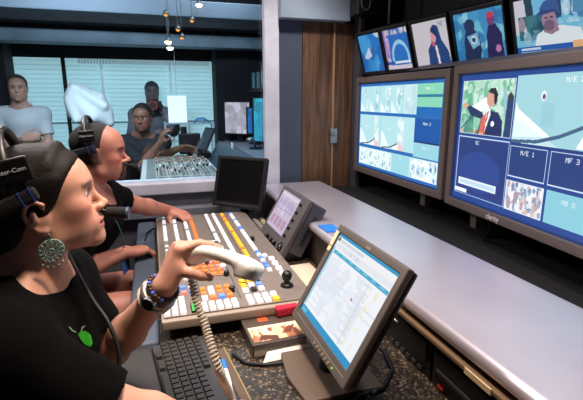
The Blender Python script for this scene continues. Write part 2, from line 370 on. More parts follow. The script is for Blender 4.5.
class Head:
    def __init__(s, o, R, k=1.0): s.o = np.array(o, float); s.R = R; s.k = k
    def p(s, x, y, z): return s.o+s.R@(np.array([x, y, z])*s.k)
    def ell(s, V, c, r, k=.01, op='u', R=None): V.ell(s.p(*c), np.array(r)*s.k, s.R if R is None else s.R@R, k*s.k, op)
    def cone(s, V, a, b, ra, rb=None, k=.01, op='u'): V.cone(s.p(*a), s.p(*b), ra*s.k, (ra if rb is None else rb)*s.k, k*s.k, op)
    def loc(s, P): return ((P-s.o)@s.R)/s.k
    def skin(s, V, fem=False, ears=True, detail=True, ez=0):
        E = s.ell; C = s.cone
        E(V, (-.012, 0, .034) if not fem else (-.013, 0, .026), (.099, .075, .081) if not fem else (.096, .072, .076), 0)
        E(V, (.03, 0, -.02), (.055, .062, .075), .03)
        E(V, (.048, 0, .03 if not fem else .026), (.038, .058, .045) if not fem else (.036, .055, .041), .03)
        jw = .050 if fem else .056
        for sg in (-1, 1):
            C(V, (-.002, sg*.055, -.035), (.012, sg*jw, -.078), .016, .014, .025)
            C(V, (.012, sg*jw, -.078), (.072, sg*.012, -.104), .014, .013, .025)
            E(V, (.058, sg*.043, -.022), (.022, .02, .018), .022); E(V, (.042, sg*.036, -.056), (.034, .024, .036), .025)
        E(V, (.04, 0, -.075), (.042, .045, .034), .025)
        E(V, (.082, 0, -.101), (.013, .016, .013), .018)
        E(V, (.079, 0, -.066), (.016, .028, .024), .02)
        E(V, (.074, 0, .016), (.016, .045, .012) if not fem else (.013, .042, .012), .016)
        if detail:
            for sg in (-1, 1): E(V, (.088, sg*.034, -.002), (.014, .019, .012), .012, 's')
        nt = .113 if fem else .116
        C(V, (.082, 0, .002), (nt-.008, 0, -.031), .0058, .0072 if fem else .0085, .012)
        E(V, (nt-.007, 0, -.034), (.0092, .0088, .0078) if fem else (.0105, .0095, .009), .008)
        for sg in (-1, 1): E(V, (.096, sg*.0115, -.038), (.011, .0068, .0075), .006)
        if detail:
            C(V, (.0885, -.018, -.0705), (.0885, .018, -.0705), .004, .004, .003)
            E(V, (.0930, 0, -.0640), (.0085, .021, .0062), .004)
            E(V, (.0910, 0, -.0770), (.0085, .018, .0066), .004)
            C(V, (.104, -.016, -.0705), (.104, .016, -.0705), .0022, .0022, .003, 's')
            C(V, (.094, -.024, -.0708), (.094, .024, -.0708), .0016, .0016, .003, 's')
            for sg in (-1, 1):
                E(V, (.0705, sg*.0325, -.002), (.0142, .0155, .0135), .005)       # lids
                E(V, (.0855, sg*.0335, -.003), (.0095, .0145, .0052), .0025, 's')
        if ears:
            for sg in (-1, 1):
                y = sg*.073
                E(V, (-.006, sg*.071, -.014+ez), (.018, .010, .029), .006)
                pts = [(.006, y, -.004), (.006, y*1.07, .012), (-.006, y*1.12, .021), (-.021, y*1.15, .014), (-.026, y*1.13, -.004), (-.021, y*1.1, -.022), (-.01, y*1.06, -.036), (.002, y*1.02, -.04)]
                pts = [(a, b, c+ez) for a, b, c in pts]
                for a, b in zip(pts, pts[1:]): C(V, a, b, .0046, .0046, .004)
                E(V, (-.004, y*1.02, -.038+ez), (.009, .006, .009), .005)
                if detail:
                    E(V, (-.008, y*1.16, -.003+ez), (.0125, .008, .018), .004, 's'); E(V, (-.012, y*1.12, -.008+ez), (.006, .006, .013), .004)
    def eyes(s, parent, m_white, m_iris, m_pupil, look=(1, 0, 0)):
        for sg in (-1, 1):
            c = s.p(.0700, sg*.0325, -.002); o = MB().sph(c, .0133*s.k, 12).build('eye', m_white, parent, smooth=True)
            d = s.R@nrm(look); MB().cyl(c+d*.0118*s.k, c+d*.0135*s.k, .0062*s.k, .0050*s.k, 16).build('iris', m_iris, o, smooth=False)
            MB().cyl(c+d*.013*s.k, c+d*.0139*s.k, .0028*s.k, .0024*s.k, 12).build('pupil', m_pupil, o)
def hand(V, W, f, u, n, bends, thumb, s=1.0, k=.004, spread=.06, tb=.02, tl=1.0):
    """W wrist, f towards the knuckles, u the thumb's side, n where the palm faces"""
    f, u, n = nrm(f), nrm(u), nrm(n); W = np.array(W, float)
    offs = [.030, .010, -.010, -.028]; fl = [.092, .096, .091, .081]
    ph = [(.043, .026, .022), (.047, .030, .023), (.043, .028, .023), (.034, .021, .020)]; rr = [.0092, .0095, .0090, .0080]
    tips = []
    for i in range(4):
        K = W+(f*fl[i]+u*offs[i])*s
        V.cone(W+(f*.004+u*offs[i]*.55)*s, K, .0165*s, .0118*s, .014*s)
    V.ell(W+(f*.052+n*.004)*s, np.array([.045, .036, .0145])*s, np.stack([f, u, n], 1), .012*s)
    V.cone(W+(f*.012+u*.022+n*.006)*s, W+(f*.055+u*.03+n*.012)*s, .017*s, .014*s, .012*s)
    V.cone(W+(f*.012-u*.02+n*.006)*s, W+(f*.06-u*.028+n*.006)*s, .015*s, .011*s, .012*s)
    for i in range(4):
        p = W+(f*fl[i]+u*offs[i])*s; a = 0; r = rr[i]*s*1.08
        sp = (1.5-i)*spread
        for j in range(3):
            a += bends[i][j]; d = nrm((f*math.cos(a)+n*math.sin(a))+u*sp*(1 if j == 0 else .3)); q = p+d*ph[i][j]*s; r2 = r*.90
            V.cone(p, q, r, r2, k*s if j else .008*s); p, r = q, r2
        tips.append(p)
    p = W+(f*tb+u*.024+n*.008)*s
    for (df, du, dn), l, r1, r2 in zip(thumb, (.044, .034, .028), (.0145, .0115, .0102), (.0112, .0102, .0085)):
        d = nrm(f*df+u*du+n*dn); q = p+d*l*s*tl; V.cone(p, q, r1*s, r2*s, .006*s); p = q
    tips.append(p); return tips
# ================================================================== SETTING
m_floor = mat('dark_carpet', (40, 40, 46), .95, var=.25, vscale=120, bump=.3, bscale=300)
m_wall = mat('grey_wall_paint', (118, 120, 128), .8, var=.04, vscale=6)
m_pale = mat('pale_trim_paint', (222, 222, 234), .55, var=.04, vscale=8)
m_black = mat('matt_black_wall', (14, 14, 16), .8)
m_fabric = mat('blue_grey_fabric_panel', (78, 86, 104), .95, var=.12, vscale=160, bump=.3, bscale=400)
m_wood = mat_wood('brown_wood_veneer', (70, 48, 36), (124, 90, 66))
m_woodtrim = mat_wood('light_wood_lipping', (150, 112, 84), (182, 140, 106))
m_steel = mat('brushed_metal', (150, 152, 158), .35, metal=.9)
m_ceil = mat('dark_ceiling_paint', (58, 62, 70), .85)
m_duct = mat('grey_painted_duct', (112, 130, 146), .6, var=.08, vscale=5)
m_dkwall = mat('dark_studio_wall', (26, 27, 33), .85, var=.2, vscale=6)
m_plastic = mat('black_plastic', (20, 20, 22), .42)
m_plastic2 = mat('charcoal_plastic', (52, 50, 52), .45, var=.05, vscale=40)
m_bezel = mat('brown_grey_bezel', (104, 92, 86), .42)
m_bezel2 = mat('warm_grey_bezel', (88, 81, 76), .45)
m_white = mat('white_plastic', (222, 222, 218), .35)
m_rubber = mat('black_rubber', (12, 12, 13), .6)

def sbox(name, m, *a, bevel=0): return struct(MB().box(*a).build(name, m, bevel=bevel))
sbox('floor', m_floor, -2.2, 1.6, -1.6, 5.6, -.1, 0)
sbox('ceiling', m_ceil, -2.2, 1.6, -1.6, 2.72, 2.55, 2.65)
sbox('wall_left', m_wall, -2.2, -2.1, -1.6, 5.6, 0, 2.55)
sbox('wall_right', m_black, 1.5, 1.6, -1.6, 5.6, 0, 2.55)
sbox('wall_front', m_wall, -2.1, 1.5, -1.6, -1.5, 0, 2.55)
# partition between the two rooms (Y = 2.72)
sbox('wall_partition', m_wall, -2.1, .672, 2.72, 2.80, 0, .895)
w = MB().box(-2.1, .672, 2.665, 2.84, .895, .965); struct(w.build('trim_1', m_pale, bevel=.008))          # window sill
sbox('trim_2', m_wall, -2.1, .60, 2.62, 2.72, .765, .815, bevel=.006)                                    # ledge under it
sbox('trim_3', m_pale, .674, .766, 2.69, 2.745, 0, 2.55, bevel=.006)                                      # window post
sbox('wall_panel', m_fabric, .762, .922, 2.72, 2.80, 0, 1.915, bevel=.004)
sbox('trim_4', mat('pale_blue_beam', (150, 164, 182), .6, var=.05, vscale=5), .762, 1.205, 2.64, 2.80, 1.918, 2.55)
sbox('wall_back', m_black, 1.205, 1.5, 2.74, 2.80, 0, 2.55)
d = MB().box(.924, 1.125, 2.715, 2.755, .02, 1.915).build('door_1', m_wood, bevel=.003); struct(d)
MB().box(1.127, 1.139, 2.706, 2.755, .02, 1.915).build('door_lipping', m_woodtrim, d, bevel=.002)
MB().box(1.141, 1.268, 2.715, 2.755, .02, 1.915).build('door_panel', m_wood, d, bevel=.003)
h = MB().box(1.113, 1.163, 2.698, 2.706, 1.165, 1.262).build('handle_plate', m_steel, d, bevel=.003)
MB().cyl((1.138, 2.70, 1.225), (1.138, 2.675, 1.225), .011).cyl((1.138, 2.675, 1.225), (1.105, 2.672, 1.225), .007).build('door_handle', m_steel, h, smooth=False)
sbox('trim_5', mat('dark_grey_post', (66, 66, 76), .6), 1.27, 1.302, 2.63, 2.735, 0, 2.2, bevel=.003)
wf = MB().box(-2.1, .672, 2.755, 2.763, .965, 2.5).build('window_1', mat_glass('clear_glass')); struct(wf)
# back room
sbox('ceiling_far', m_ceil, -2.2, 1.6, 2.72, 5.6, 2.55, 2.65)
def wall_with_window():
    b = MB(); y0, y1 = 5.30, 5.40
    b.box(-2.1, -1.42, y0, y1, 0, 2.55).box(.71, 1.5, y0, y1, 0, 2.55).box(-1.42, .71, y0, y1, 0, .80).box(-1.42, .71, y0, y1, 1.895, 2.55)
    return b.build('wall_far', m_dkwall)
struct(wall_with_window())
m_day = mat('daylight_pane', (158, 194, 204), .6, emit=.9)
wn = MB().box(-1.42, .71, 5.37, 5.38, .80, 1.955).build('window_2', m_day); struct(wn)
m_slat = mat_backlit('white_blind_slat', (222, 236, 240), .75)
b = MB()
for i in range(23): b.box(-1.41, .70, 5.352, 5.357, .82+i*.0465, .82+i*.0465+.003)
b.build('blind_slats', m_slat, wn)
b = MB().box(-1.42, .71, 5.315, 5.34, 1.87, 1.895)
b.build('window_header', m_dkwall, wn)
mb = mat('white_window_bar', (214, 232, 238), .5, emit=.25)
for x in (-.48, .235): MB().box(x-.014, x+.014, 5.32, 5.345, .80, 1.88).build('mullion', mb, wn)
MB().box(-.865, -.83, 5.31, 5.345, .80, 1.88).build('mullion', m_dkwall, wn)
b = MB()
for i in range(46): b.box(-.70+i*.03, -.70+i*.03+.018, 5.30, 5.315, 1.815, 1.868)
b.build('blind_fringe', mat('white_fringe', (196, 214, 220), .6, emit=.25), wn)
MB().box(-1.42, .71, 5.318, 5.34, 1.19, 1.205).build('window_rail', mat('blue_grey_rail', (96, 128, 146), .6), wn)
# ceiling beams and ducts of the back room
sbox('trim_6', m_duct, -2.1, 1.5, 4.75, 4.95, 1.96, 2.08, bevel=.01)
sbox('trim_7', m_dkwall, -2.1, 1.5, 4.55, 4.75, 2.12, 2.55)
sbox('trim_8', mat('dark_duct', (70, 80, 92), .7), -2.1, 1.5, 3.75, 3.95, 2.075, 2.20, bevel=.01)
sbox('trim_9', m_dkwall, -2.1, .672, 2.80, 2.9, 2.30, 2.55)
sbox('trim_10', m_dkwall, .70, 1.5, 5.0, 5.3, 0, 2.55)
sbox('trim_11', m_dkwall, -1.62, -1.30, 5.0, 5.3, 0, 2.0)

# ================================================================== LAMPS
def area(name, loc, size, power, col, target=None, spread=180, sy=None):
    l = bpy.data.lights.new(name, 'AREA'); l.energy = power; l.size = size; l.color = col; l.spread = math.radians(spread)
    if sy: l.shape = 'RECTANGLE'; l.size_y = sy
    o = bpy.data.objects.new(name, l); COL.objects.link(o); o.location = loc
    d = Vector(target or (loc[0], loc[1], 0))-Vector(loc); o.rotation_euler = d.to_track_quat('-Z', 'Y').to_euler(); return o
def spot(name, loc, power, col, target, ang=70, blend=.6, r=.05):
    l = bpy.data.lights.new(name, 'SPOT'); l.energy = power; l.color = col; l.spot_size = math.radians(ang); l.spot_blend = blend; l.shadow_soft_size = r
    o = bpy.data.objects.new(name, l); COL.objects.link(o); o.location = loc
    d = Vector(target)-Vector(loc); o.rotation_euler = d.to_track_quat('-Z', 'Y').to_euler(); return o
WARM = (1, .78, .56); COOL = (.70, .84, 1); NEUT = (1, .93, .88)
spot('desk_downlight', (.20, .66, 2.50), 100, WARM, (.24, .92, .75), 62, .9, .07)
spot('switcher_downlight', (.10, 1.75, 2.50), 90, (1, .88, .76), (.16, 1.75, .8), 64, .9, .07)
spot('counter_downlight', (.92, .95, 2.50), 44, (.96, .91, 1), (.84, 1.0, .93), 80, .9, .07)
spot('far_downlight', (.80, 2.05, 2.50), 44, (1, .92, .88), (.85, 2.6, 1.2), 80, .9, .07)
area('room_fill', (.30, 1.05, 2.49), .6, 20, (1, .86, .84), (-.1, 1.0, 1.0), 150)  # soft fill added to brighten the enclosed room, no fitting behind it
area('aisle_fill', (-.72, 2.32, 2.49), .5, 26, (1, .93, .94), (.1, 1.5, .9), 160)  # added fill, placed to throw a highlight along the counter nose
area('back_room_light', (-.5, 3.15, 2.45), .8, 58, COOL, (-.4, 4.6, 1.0), 160)
area('back_room_light', (.5, 3.5, 2.5), .7, 24, COOL, (.1, 4.0, 0.6), 160)
W = bpy.data.worlds.new('world'); SC.world = W; W.use_nodes = True
W.node_tree.nodes['Background'].inputs[0].default_value = (.05, .06, .08, 1); W.node_tree.nodes['Background'].inputs[1].default_value = .3

# ================================================================== COUNTER + DESK
m_counter = mat('silver_laminate', (222, 214, 224), .38, metal=.72, var=.03, vscale=3, spec=.5)
t = thing('counter', 'long silver grey counter with rounded front edge below the screens', 'counter', (.84, 1.1, 0))
MB().box(.622, 1.03, .12, 2.655, .890, .93).build('worktop', m_counter, t, bevel=.019, seg=6)
MB().box(.80, 1.03, .12, 2.655, 0, .893).build('cabinet_back', m_black, t)
MB().box(.64, .80, 1.16, 2.655, 0, .893).build('cabinet_body', mat('dark_brown_panel', (52, 44, 40), .6), t)
MB().box(.64, .80, .12, 1.16, 0, .745).build('cabinet_base', m_black, t)
MB().box(.616, .66, .12, 1.16, .868, .881).build('lip', mat('tan_lipping', (118, 96, 74), .45), t, bevel=.003)
MB().box(.645, .80, .505, .52, .745, .893).build('divider', m_black, t)
MB().box(1.03, 1.5, .12, 2.735, .86, .872).build('rear_shelf', m_black, t)

m_desk = mat_speckle(); m_strip = mat('blue_grey_padding', (70, 80, 96), .6, bump=.15, bscale=200)
t = thing('control_desk', 'black speckled control desk running along the counter', 'desk', (.28, 1.4, 0))
MB().box(-.02, .636, .12, 2.615, .715, .75).build('desktop', m_desk, t, bevel=.004)
MB().box(-.115, -.021, 1.235, 2.615, .705, .752).build('padded_edge', m_strip, t, bevel=.012, seg=3)
MB().box(-.19, -.021, .12, 1.233, .705, .75).build('padded_edge', mat('black_padding', (22, 22, 24), .55), t, bevel=.012, seg=3)
for y in (.16, 1.30, 2.56): MB().box(.02, .60, y-.02, y+.02, 0, .715).build('leg_panel', m_plastic2, t)
MB().box(.58, .60, .18, 2.54, .25, .715).build('modesty_panel', m_plastic2, t)

# ---- tape decks in the bay of the counter
def deck(y0, y1, z0, z1, label, handle):
    t = thing('tape_deck', label, 'tape deck', (.70, (y0+y1)/2, z0), 'black decks set into the counter bay')
    MB().box(.634, .79, y0, y1, z0, z1).build('case', m_plastic, t, bevel=.003)
    zc = (z0+z1)/2
    MB().box(.626, .633, y0+.012, y1-.012, zc-.012, z1-.014).build('slot_door', m_rubber, t, bevel=.002)
    if handle:
        MB().cyl((.622, y0+.14, z1-.024), (.622, y1-.04, z1-.024), .0045).build('slot_handle', m_steel, t, smooth=True)
        MB().box(.622, .633, y1-.10, y1-.07, z1-.027, z1-.021).build('chrome_catch', m_steel, t)
    else: MB().box(.622, .633, y0+.03, y1-.03, zc-.004, zc+.004).build('trim_strip', m_plastic2, t)
    bm = MB()
    for k in range(6): bm.box(.628, .634, y0+.03+k*.028, y0+.048+k*.028, z0+.012, z0+.022)
    bm.build('key_row', m_plastic2, t)
    MB().box(.6285, .634, y1-.05, y1-.03, z0+.012, z0+.019).build('red_lamp', mat('dull_red_lens', (150, 40, 30), .3, emit=.1), t)
    return t
deck(.845, 1.145, .7455, .862, 'black tape deck with silver slot handle behind the bright monitor', True)
deck(.535, .835, .7455, .862, 'black tape deck with plain front nearest the frame corner', False)
MB().box(.6135, .6165, .62, .70, .8675, .8815).build('lip_plate', mat('cream_plate', (214, 190, 150), .4), bpy.data.objects['counter'])
kn = thing('patch_knob', 'small brass connector on dark panel below the counter edge', 'connector', (.655, .49, .80))
MB().lathe([(.004, 0), (.009, .002), (.009, .008), (.006, .01), (.006, .018), (.003, .02)], n=14, M=T(.645, .49, .84) @ Ry(-PI/2)).build('plug', mat('brass', (190, 160, 110), .3, metal=.9), kn, smooth=True)
MB().box(.645, .655, .47, .51, .746, .866).build('plate', m_plastic, kn)

# ================================================================== BIG SCREENS
DK = np.array((16, 60, 140))/1.; C_BL = (24, 74, 160)
def px(c): return np.array(c, float)
def big_left():
    p = Pic(390, 236, (38, 104, 178))
    cyan = (178, 222, 228); wh = (236, 248, 250)
    p.rect(.015, .03, .985, .325, cyan)
    for x0, s in ((.02, 1), (.16, 2), (.31, 3), (.455, 4)):
        p.poly([(x0, .2), (x0, .32), (x0+.075, .32)], wh, .9); p.blot(x0+.06, .05, x0+.13, .3, [wh, (206, 226, 228), (150, 190, 200)], 14, .016, s)
        p.rect(x0+.138, .03, x0+.142, .325, (140, 196, 210))
    p.rect(.60, .03, .735, .325, (196, 226, 230)); p.blot(.6, .04, .73, .32, [wh, (180, 212, 220)], 8, .03, 9)
    p.rect(.745, .03, .985, .325, (132, 208, 176)); p.rect(.745, .13, .985, .155, (40, 120, 150)); p.rect(.745, .25, .985, .325, (24, 104, 176)); p.text('Mon 1', .865, .075, wh)
    p.rect(.015, .36, .985, .72, cyan)
    for x0 in (.02, .335):
        p.poly([(x0, .52), (x0, .72), (x0+.12, .72), (x0+.05, .58)], wh, .95); p.line([(x0+.02, .715), (x0+.13, .70), (x0+.21, .65), (x0+.26, .58)], .004, (40, 66, 90))
        p.poly([(x0+.12, .715), (x0+.22, .655), (x0+.27, .72)], wh, .95); p.poly([(x0+.22, .72), (x0+.235, .55), (x0+.27, .55), (x0+.285, .72)], (232, 196, 200))
        p.blot(x0+.215, .37, x0+.285, .66, [wh, (212, 230, 232)], 16, .022, int(x0*50)); p.ell(x0+.1, .5, .008, .014, wh)
    p.rect(.325, .36, .33, .72, (120, 176, 196))
    p.rect(.735, .36, .985, .585, (20, 84, 160)); p.rect(.735, .585, .985, .60, (14, 50, 104)); p.text('Mon 2', .86, .41, wh)
    p.rect(.735, .60, .985, .745, (150, 206, 220)); p.text('Mon 3', .86, .645, (214, 236, 240))
    p.rect(.015, .76, .985, .97, cyan)
    for k, x0 in enumerate((.02, .175, .33)):
        p.rect(x0, .765, x0+.15, .965, (228, 242, 244)); p.blot(x0+.005, .77, x0+.145, .96, [(120, 170, 186), wh, (170, 206, 214), (200, 224, 220)], 26, .012, k+20)
    p.rect(.495, .765, .70, .965, (156, 212, 222)); p.text('PK', .60, .80, (210, 236, 240))
    p.rect(.715, .765, .985, .965, wh); p.blot(.72, .77, .98, .96, [(60, 130, 180), (150, 196, 210), wh, (190, 214, 220), wh], 60, .012, 31); p.rect(.73, .935, .93, .965, wh)
    return p
def big_right():
    p = Pic(372, 226, (30, 66, 140))
    sky = (158, 206, 216); wh = (240, 248, 250); gr = (112, 178, 158)
    # speaker with raised arm, at a garden
    p.rect(.025, .05, .395, .45, (172, 214, 190)); p.blot(.025, .05, .395, .30, [(90, 166, 130), (196, 226, 214), (134, 196, 160), (220, 236, 232)], 110, .02, 3)
    p.blot(.025, .30, .2, .45, [(84, 158, 130), (150, 206, 180), (60, 128, 120)], 40, .022, 4)
    p.poly([(.08, .26), (.21, .17), (.24, .26), (.13, .30)], wh); p.poly([(.32, .10), (.395, .22), (.395, .40), (.34, .3)], (146, 192, 200))
    p.poly([(.355, .18), (.395, .16), (.395, .45), (.35, .45)], (40, 62, 108)); p.ell(.372, .17, .016, .028, (60, 52, 60))
    p.poly([(.165, .45), (.185, .31), (.225, .265), (.30, .28), (.335, .34), (.34, .45)], (30, 44, 92))
    p.poly([(.06, .245), (.09, .235), (.19, .285), (.20, .34), (.10, .31)], (30, 46, 96)); p.ell(.055, .235, .022, .02, (214, 160, 140))
    p.poly([(.20, .28), (.245, .255), (.25, .30), (.215, .44), (.19, .45)], wh); p.poly([(.185, .33), (.22, .28), (.21, .45), (.175, .45)], (206, 106, 92)); p.line([(.232, .28), (.21, .43)], .005, (190, 60, 60))
    p.ell(.245, .185, .03, .058, (214, 158, 136)); p.poly([(.222, .135), (.235, .108), (.27, .105), (.290, .15), (.285, .235), (.268, .21), (.262, .15)], (38, 34, 42)); p.ell(.27, .365, .012, .02, wh); p.ell(.225, .37, .01, .016, (230, 220, 190))
    p.blot(.03, .42, .22, .45, [(220, 90, 70), (240, 150, 110)], 8, .012, 5); p.line([(.03, .42), (.10, .33), (.17, .29)], .003, (50, 70, 80))
    p.frame(.022, .045, .398, .455, (206, 226, 240), .003)
    # programme picture
    p.rect(.405, .03, .985, .49, sky); p.ell(.56, .165, .014, .032, (226, 240, 246)); p.ell(.561, .17, .008, .018, (120, 70, 90)); p.text('M/E 2', .70, .075, wh)
    p.rect(.56, .21, .62, .36, (140, 190, 206), .5); p.poly([(.41, .20), (.43, .25), (.62, .42), (.41, .44)], wh); p.poly([(.41, .30), (.405, .49), (.68, .49)], (214, 236, 240), .6)
    p.line([(.41, .47), (.55, .455), (.66, .41), (.76, .345), (.86, .26)], .007, (66, 96, 130)); p.poly([(.80, .26), (.86, .18), (.985, .16), (.985, .47), (.74, .47), (.77, .38)], wh); p.ell(.88, .3, .016, .03, (90, 110, 140)); p.line([(.41, .485), (.985, .485)], .004, (36, 60, 120))
    # lower tiles
    p.rect(.022, .485, .395, .93, (36, 58, 122)); p.ell(.2, .75, .16, .16, (44, 78, 160), .5); p.text('GC', .175, .52, (214, 226, 240)); p.rect(.045, .82, .34, .875, (226, 238, 246)); p.rect(.06, .832, .33, .862, (190, 214, 232)); p.frame(.02, .48, .397, .95, (190, 212, 236), .003); p.rect(.02, .905, .12, .94, (236, 244, 250))
    for x0, x1, s in ((.405, .615, 'M/E 1'), (.632, .84, 'MF 3'), (.85, .985, '')):
        p.rect(x0, .50, x1, .715, (36, 62, 122)); p.frame(x0, .50, x1, .715, (200, 218, 238), .003)
        if s: p.text(s, (x0+x1)/2, .545, (226, 236, 246))
    p.rect(.405, .745, .62, .955, (226, 232, 238)); p.blot(.41, .75, .615, .95, [(170, 140, 160), (110, 130, 170), (236, 236, 240), (206, 176, 170), (140, 170, 190), (240, 240, 244)], 120, .012, 8); p.frame(.403, .742, .622, .957, (220, 230, 240), .003)
    p.rect(.635, .745, .985, .955, (134, 198, 214)); p.text('AB D', .745, .80, (214, 236, 240))
    return p
def big_screen(loc, yaw, w, h, pic, label, stands, word=None):
    """landscape display facing -X"""
    c = np.array(loc); X = np.array([math.sin(yaw), -math.cos(yaw), 0]); Yv = np.array([0, 0, 1.]); N = np.cross(X, Yv)
    M = frame(c, X, Yv, N); base = c-np.array([0, 0, h/2])
    t = thing('wall_display', label, 'screen', base, 'large displays side by side on the screen wall')
    bz = .036
    MB().ring(w, h, w-2*bz, h-2*bz, -.03, .012, M).build('bezel', m_bezel, t, bevel=.004)
    MB().box(-w/2+.01, w/2-.01, -h/2+.01, h/2-.01, -.085, -.028, M).build('case', m_plastic, t, bevel=.006)
    MB().ring(w-2*bz+.002, h-2*bz+.002, w-2*bz-.016, h-2*bz-.016, -.004, .002, M).build('inner_rim', mat('blue_lit_rim', (30, 70, 140), .4), t)
    pic.build('screen', w-2*bz-.014, h-2*bz-.014, M, t, mat_screen('screen_picture', 1.12), z=-.001)
    for sx in stands: MB().box(sx-.02, sx+.02, -h/2-.075, -h/2+.02, -.075, -.035, M).build('stand_leg', m_bezel, t)
    if word: text('brand_lettering', word, .030, M @ T(-.12, -h/2+bz/2, .0125), mat('silver_print', (214, 208, 210), .4, emit=.12), t)
    return t
big_screen((1.258, 2.15, 1.288), 0, .935, .585, big_left(), 'left large display with pale cyan picture tiles beside the wooden door', (.26,))
yw = math.radians(-5)
big_screen((1.222, 1.203, 1.288), math.radians(-5), .92, .60, big_right(), 'right large display showing a man with raised arm above navy tiles', (-.30,), 'clarity')
cb = MB().tube([(1.235, 1.36, .99), (1.26, 1.37, .95), (1.27, 1.40, .90), (1.29, 1.43, .875)], .004).build('display_cable', m_rubber, smooth=True, loc=(1.29, 1.43, .872))
tag(cb, 'thin black cable hanging below the right large display', 'cable')

# ================================================================== ROW OF SMALL MONITORS
def sm1():
    p = Pic(60, 48, (34, 118, 196)); p.blot(0, 0, 1, 1, [(52, 140, 210), (24, 96, 176), (70, 160, 220)], 16, .2, 1); p.poly([(.12, .62), (.42, .33), (.5, .58), (.28, .66)], (196, 206, 232)); p.poly([(.7, 0), (1, 0), (1, .16), (.8, .1)], (190, 210, 228)); p.poly([(.44, .45), (.6, .38), (.66, .46)], (90, 90, 170)); return p
def sm2():
    p = Pic(64, 50, (36, 106, 190)); p.rect(0, 0, .16, 1, (150, 120, 190)); p.blot(0, 0, .2, 1, [(206, 150, 190), (120, 110, 190), (220, 196, 214)], 14, .07, 2); p.blot(0, 0, 1, .14, [(200, 176, 196), (216, 210, 220), (240, 200, 180)], 12, .08, 4)
    p.ell(.58, .72, .34, .44, (150, 206, 232)); p.ell(.58, .74, .27, .36, (38, 112, 196)); p.rect(0, .8, 1, .88, (40, 90, 170)); p.rect(.32, .80, .92, .86, (214, 230, 240)); p.rect(0, .9, 1, 1, (214, 200, 214)); return p
def sm3():
    p = Pic(72, 56, (206, 200, 208)); p.poly([(.36, 1), (.38, .62), (.5, .48), (.52, .18), (.6, .1), (.72, .14), (.78, .45), (.92, .7), (.96, 1)], (30, 66, 122)); p.ell(.57, .36, .075, .13, (216, 150, 160)); p.poly([(.52, .16), (.64, .14), (.7, .4), (.62, .34), (.54, .26)], (24, 50, 96)); p.poly([(.58, .55), (.64, .55), (.68, 1), (.62, 1)], (230, 214, 224)); p.poly([(.5, .5), (.58, .48), (.6, .55), (.53, .57)], (210, 90, 110)); p.blot(.74, .05, .96, .16, [(150, 160, 180)], 5, .03, 3); p.line([(.15, .25), (.3, .7)], .008, (186, 190, 206)); return p
def sm4():
    p = Pic(80, 62, (70, 150, 196)); p.blot(0, 0, 1, 1, [(120, 196, 216), (40, 110, 170), (150, 210, 224), (60, 140, 190)], 46, .12, 5)
    p.poly([(.16, 1), (.18, .55), (.24, .36), (.4, .34), (.5, .52), (.52, .8), (.46, 1)], (28, 44, 84)); p.ell(.32, .27, .11, .13, (34, 52, 92)); p.poly([(.24, .48), (.46, .42), (.5, .66), (.34, .74)], (120, 176, 206)); p.ell(.38, .56, .06, .08, (206, 226, 236)); p.ell(.38, .56, .04, .05, (40, 70, 120))
    p.poly([(.62, 1), (.64, .5), (.7, .3), (.82, .3), (.92, .5), (.94, 1)], (36, 34, 84)); p.ell(.74, .22, .07, .11, (120, 60, 110)); p.ell(.74, .14, .07, .06, (190, 60, 90)); p.ell(.84, .78, .05, .07, (190, 120, 170)); return p
def sm5():
    p = Pic(100, 78, (116, 186, 220)); p.rect(.0, 0, .16, .6, (206, 206, 216)); p.poly([(.15, 0), (.26, 0), (.28, .5), (.18, .45)], (36, 66, 84)); p.blot(.05, .3, .42, .7, [(40, 96, 110), (70, 130, 140), (30, 70, 90)], 26, .07, 6)
    p.blot(.55, .0, .98, .5, [(150, 200, 226), (60, 110, 160), (200, 224, 236)], 40, .05, 7); p.rect(.54, .05, .64, .4, (44, 70, 110)); p.rect(.78, .12, .95, .36, (80, 140, 180)); p.blot(.0, .55, .98, .82, [(150, 190, 206), (90, 140, 170)], 22, .05, 8); p.ell(.1, .42, .05, .12, (150, 140, 150))
    p.poly([(.26, .84), (.30, .64), (.42, .55), (.62, .52), (.86, .6), (.92, .84)], (222, 232, 238)); p.poly([(.40, .60), (.42, .45), (.58, .45), (.60, .60), (.5, .66)], (150, 120, 140))
    p.ell(.475, .40, .095, .17, (156, 128, 148)); p.ell(.475, .5, .07, .09, (112, 92, 118)); p.poly([(.36, .36), (.36, .2), (.42, .1), (.52, .08), (.60, .14), (.62, .34), (.56, .26), (.44, .28)], (56, 90, 150)); p.poly([(.30, .31), (.36, .25), (.54, .24), (.56, .29), (.42, .31)], (44, 70, 124)); p.ell(.44, .37, .02, .014, (60, 50, 70)); p.ell(.51, .37, .02, .014, (60, 50, 70))
    p.rect(.0, .82, 1, .95, (30, 90, 170)); p.rect(.06, .85, .34, .885, (200, 216, 232)); p.rect(.06, .905, .62, .935, (150, 186, 216)); p.rect(.76, .79, .90, .91, (226, 176, 120)); p.rect(0, .95, 1, 1, (206, 220, 232)); p.rect(.2, .95, .36, 1, (60, 70, 110)); return p
nn = nrm([-.93, -.13, -.30]); p0 = np.array([1.30, 2., 1.62])
Xs = nrm(np.cross([0, 0, 1], nn)); Ys = np.cross(nn, Xs)
rows = [(2.372, .205, sm1, 'small monitor showing a white sail shape on blue, leftmost of the upper row'), (2.145, .205, sm2, 'small monitor showing a pale arch over a caption, second from the door'),
        (1.895, .235, sm3, 'small monitor showing a hooded figure on a pale background'), (1.617, .258, sm4, 'small monitor showing two dark figures on turquoise'), (1.305, .285, sm5, 'small monitor showing a man in a blue cap and white shirt')]
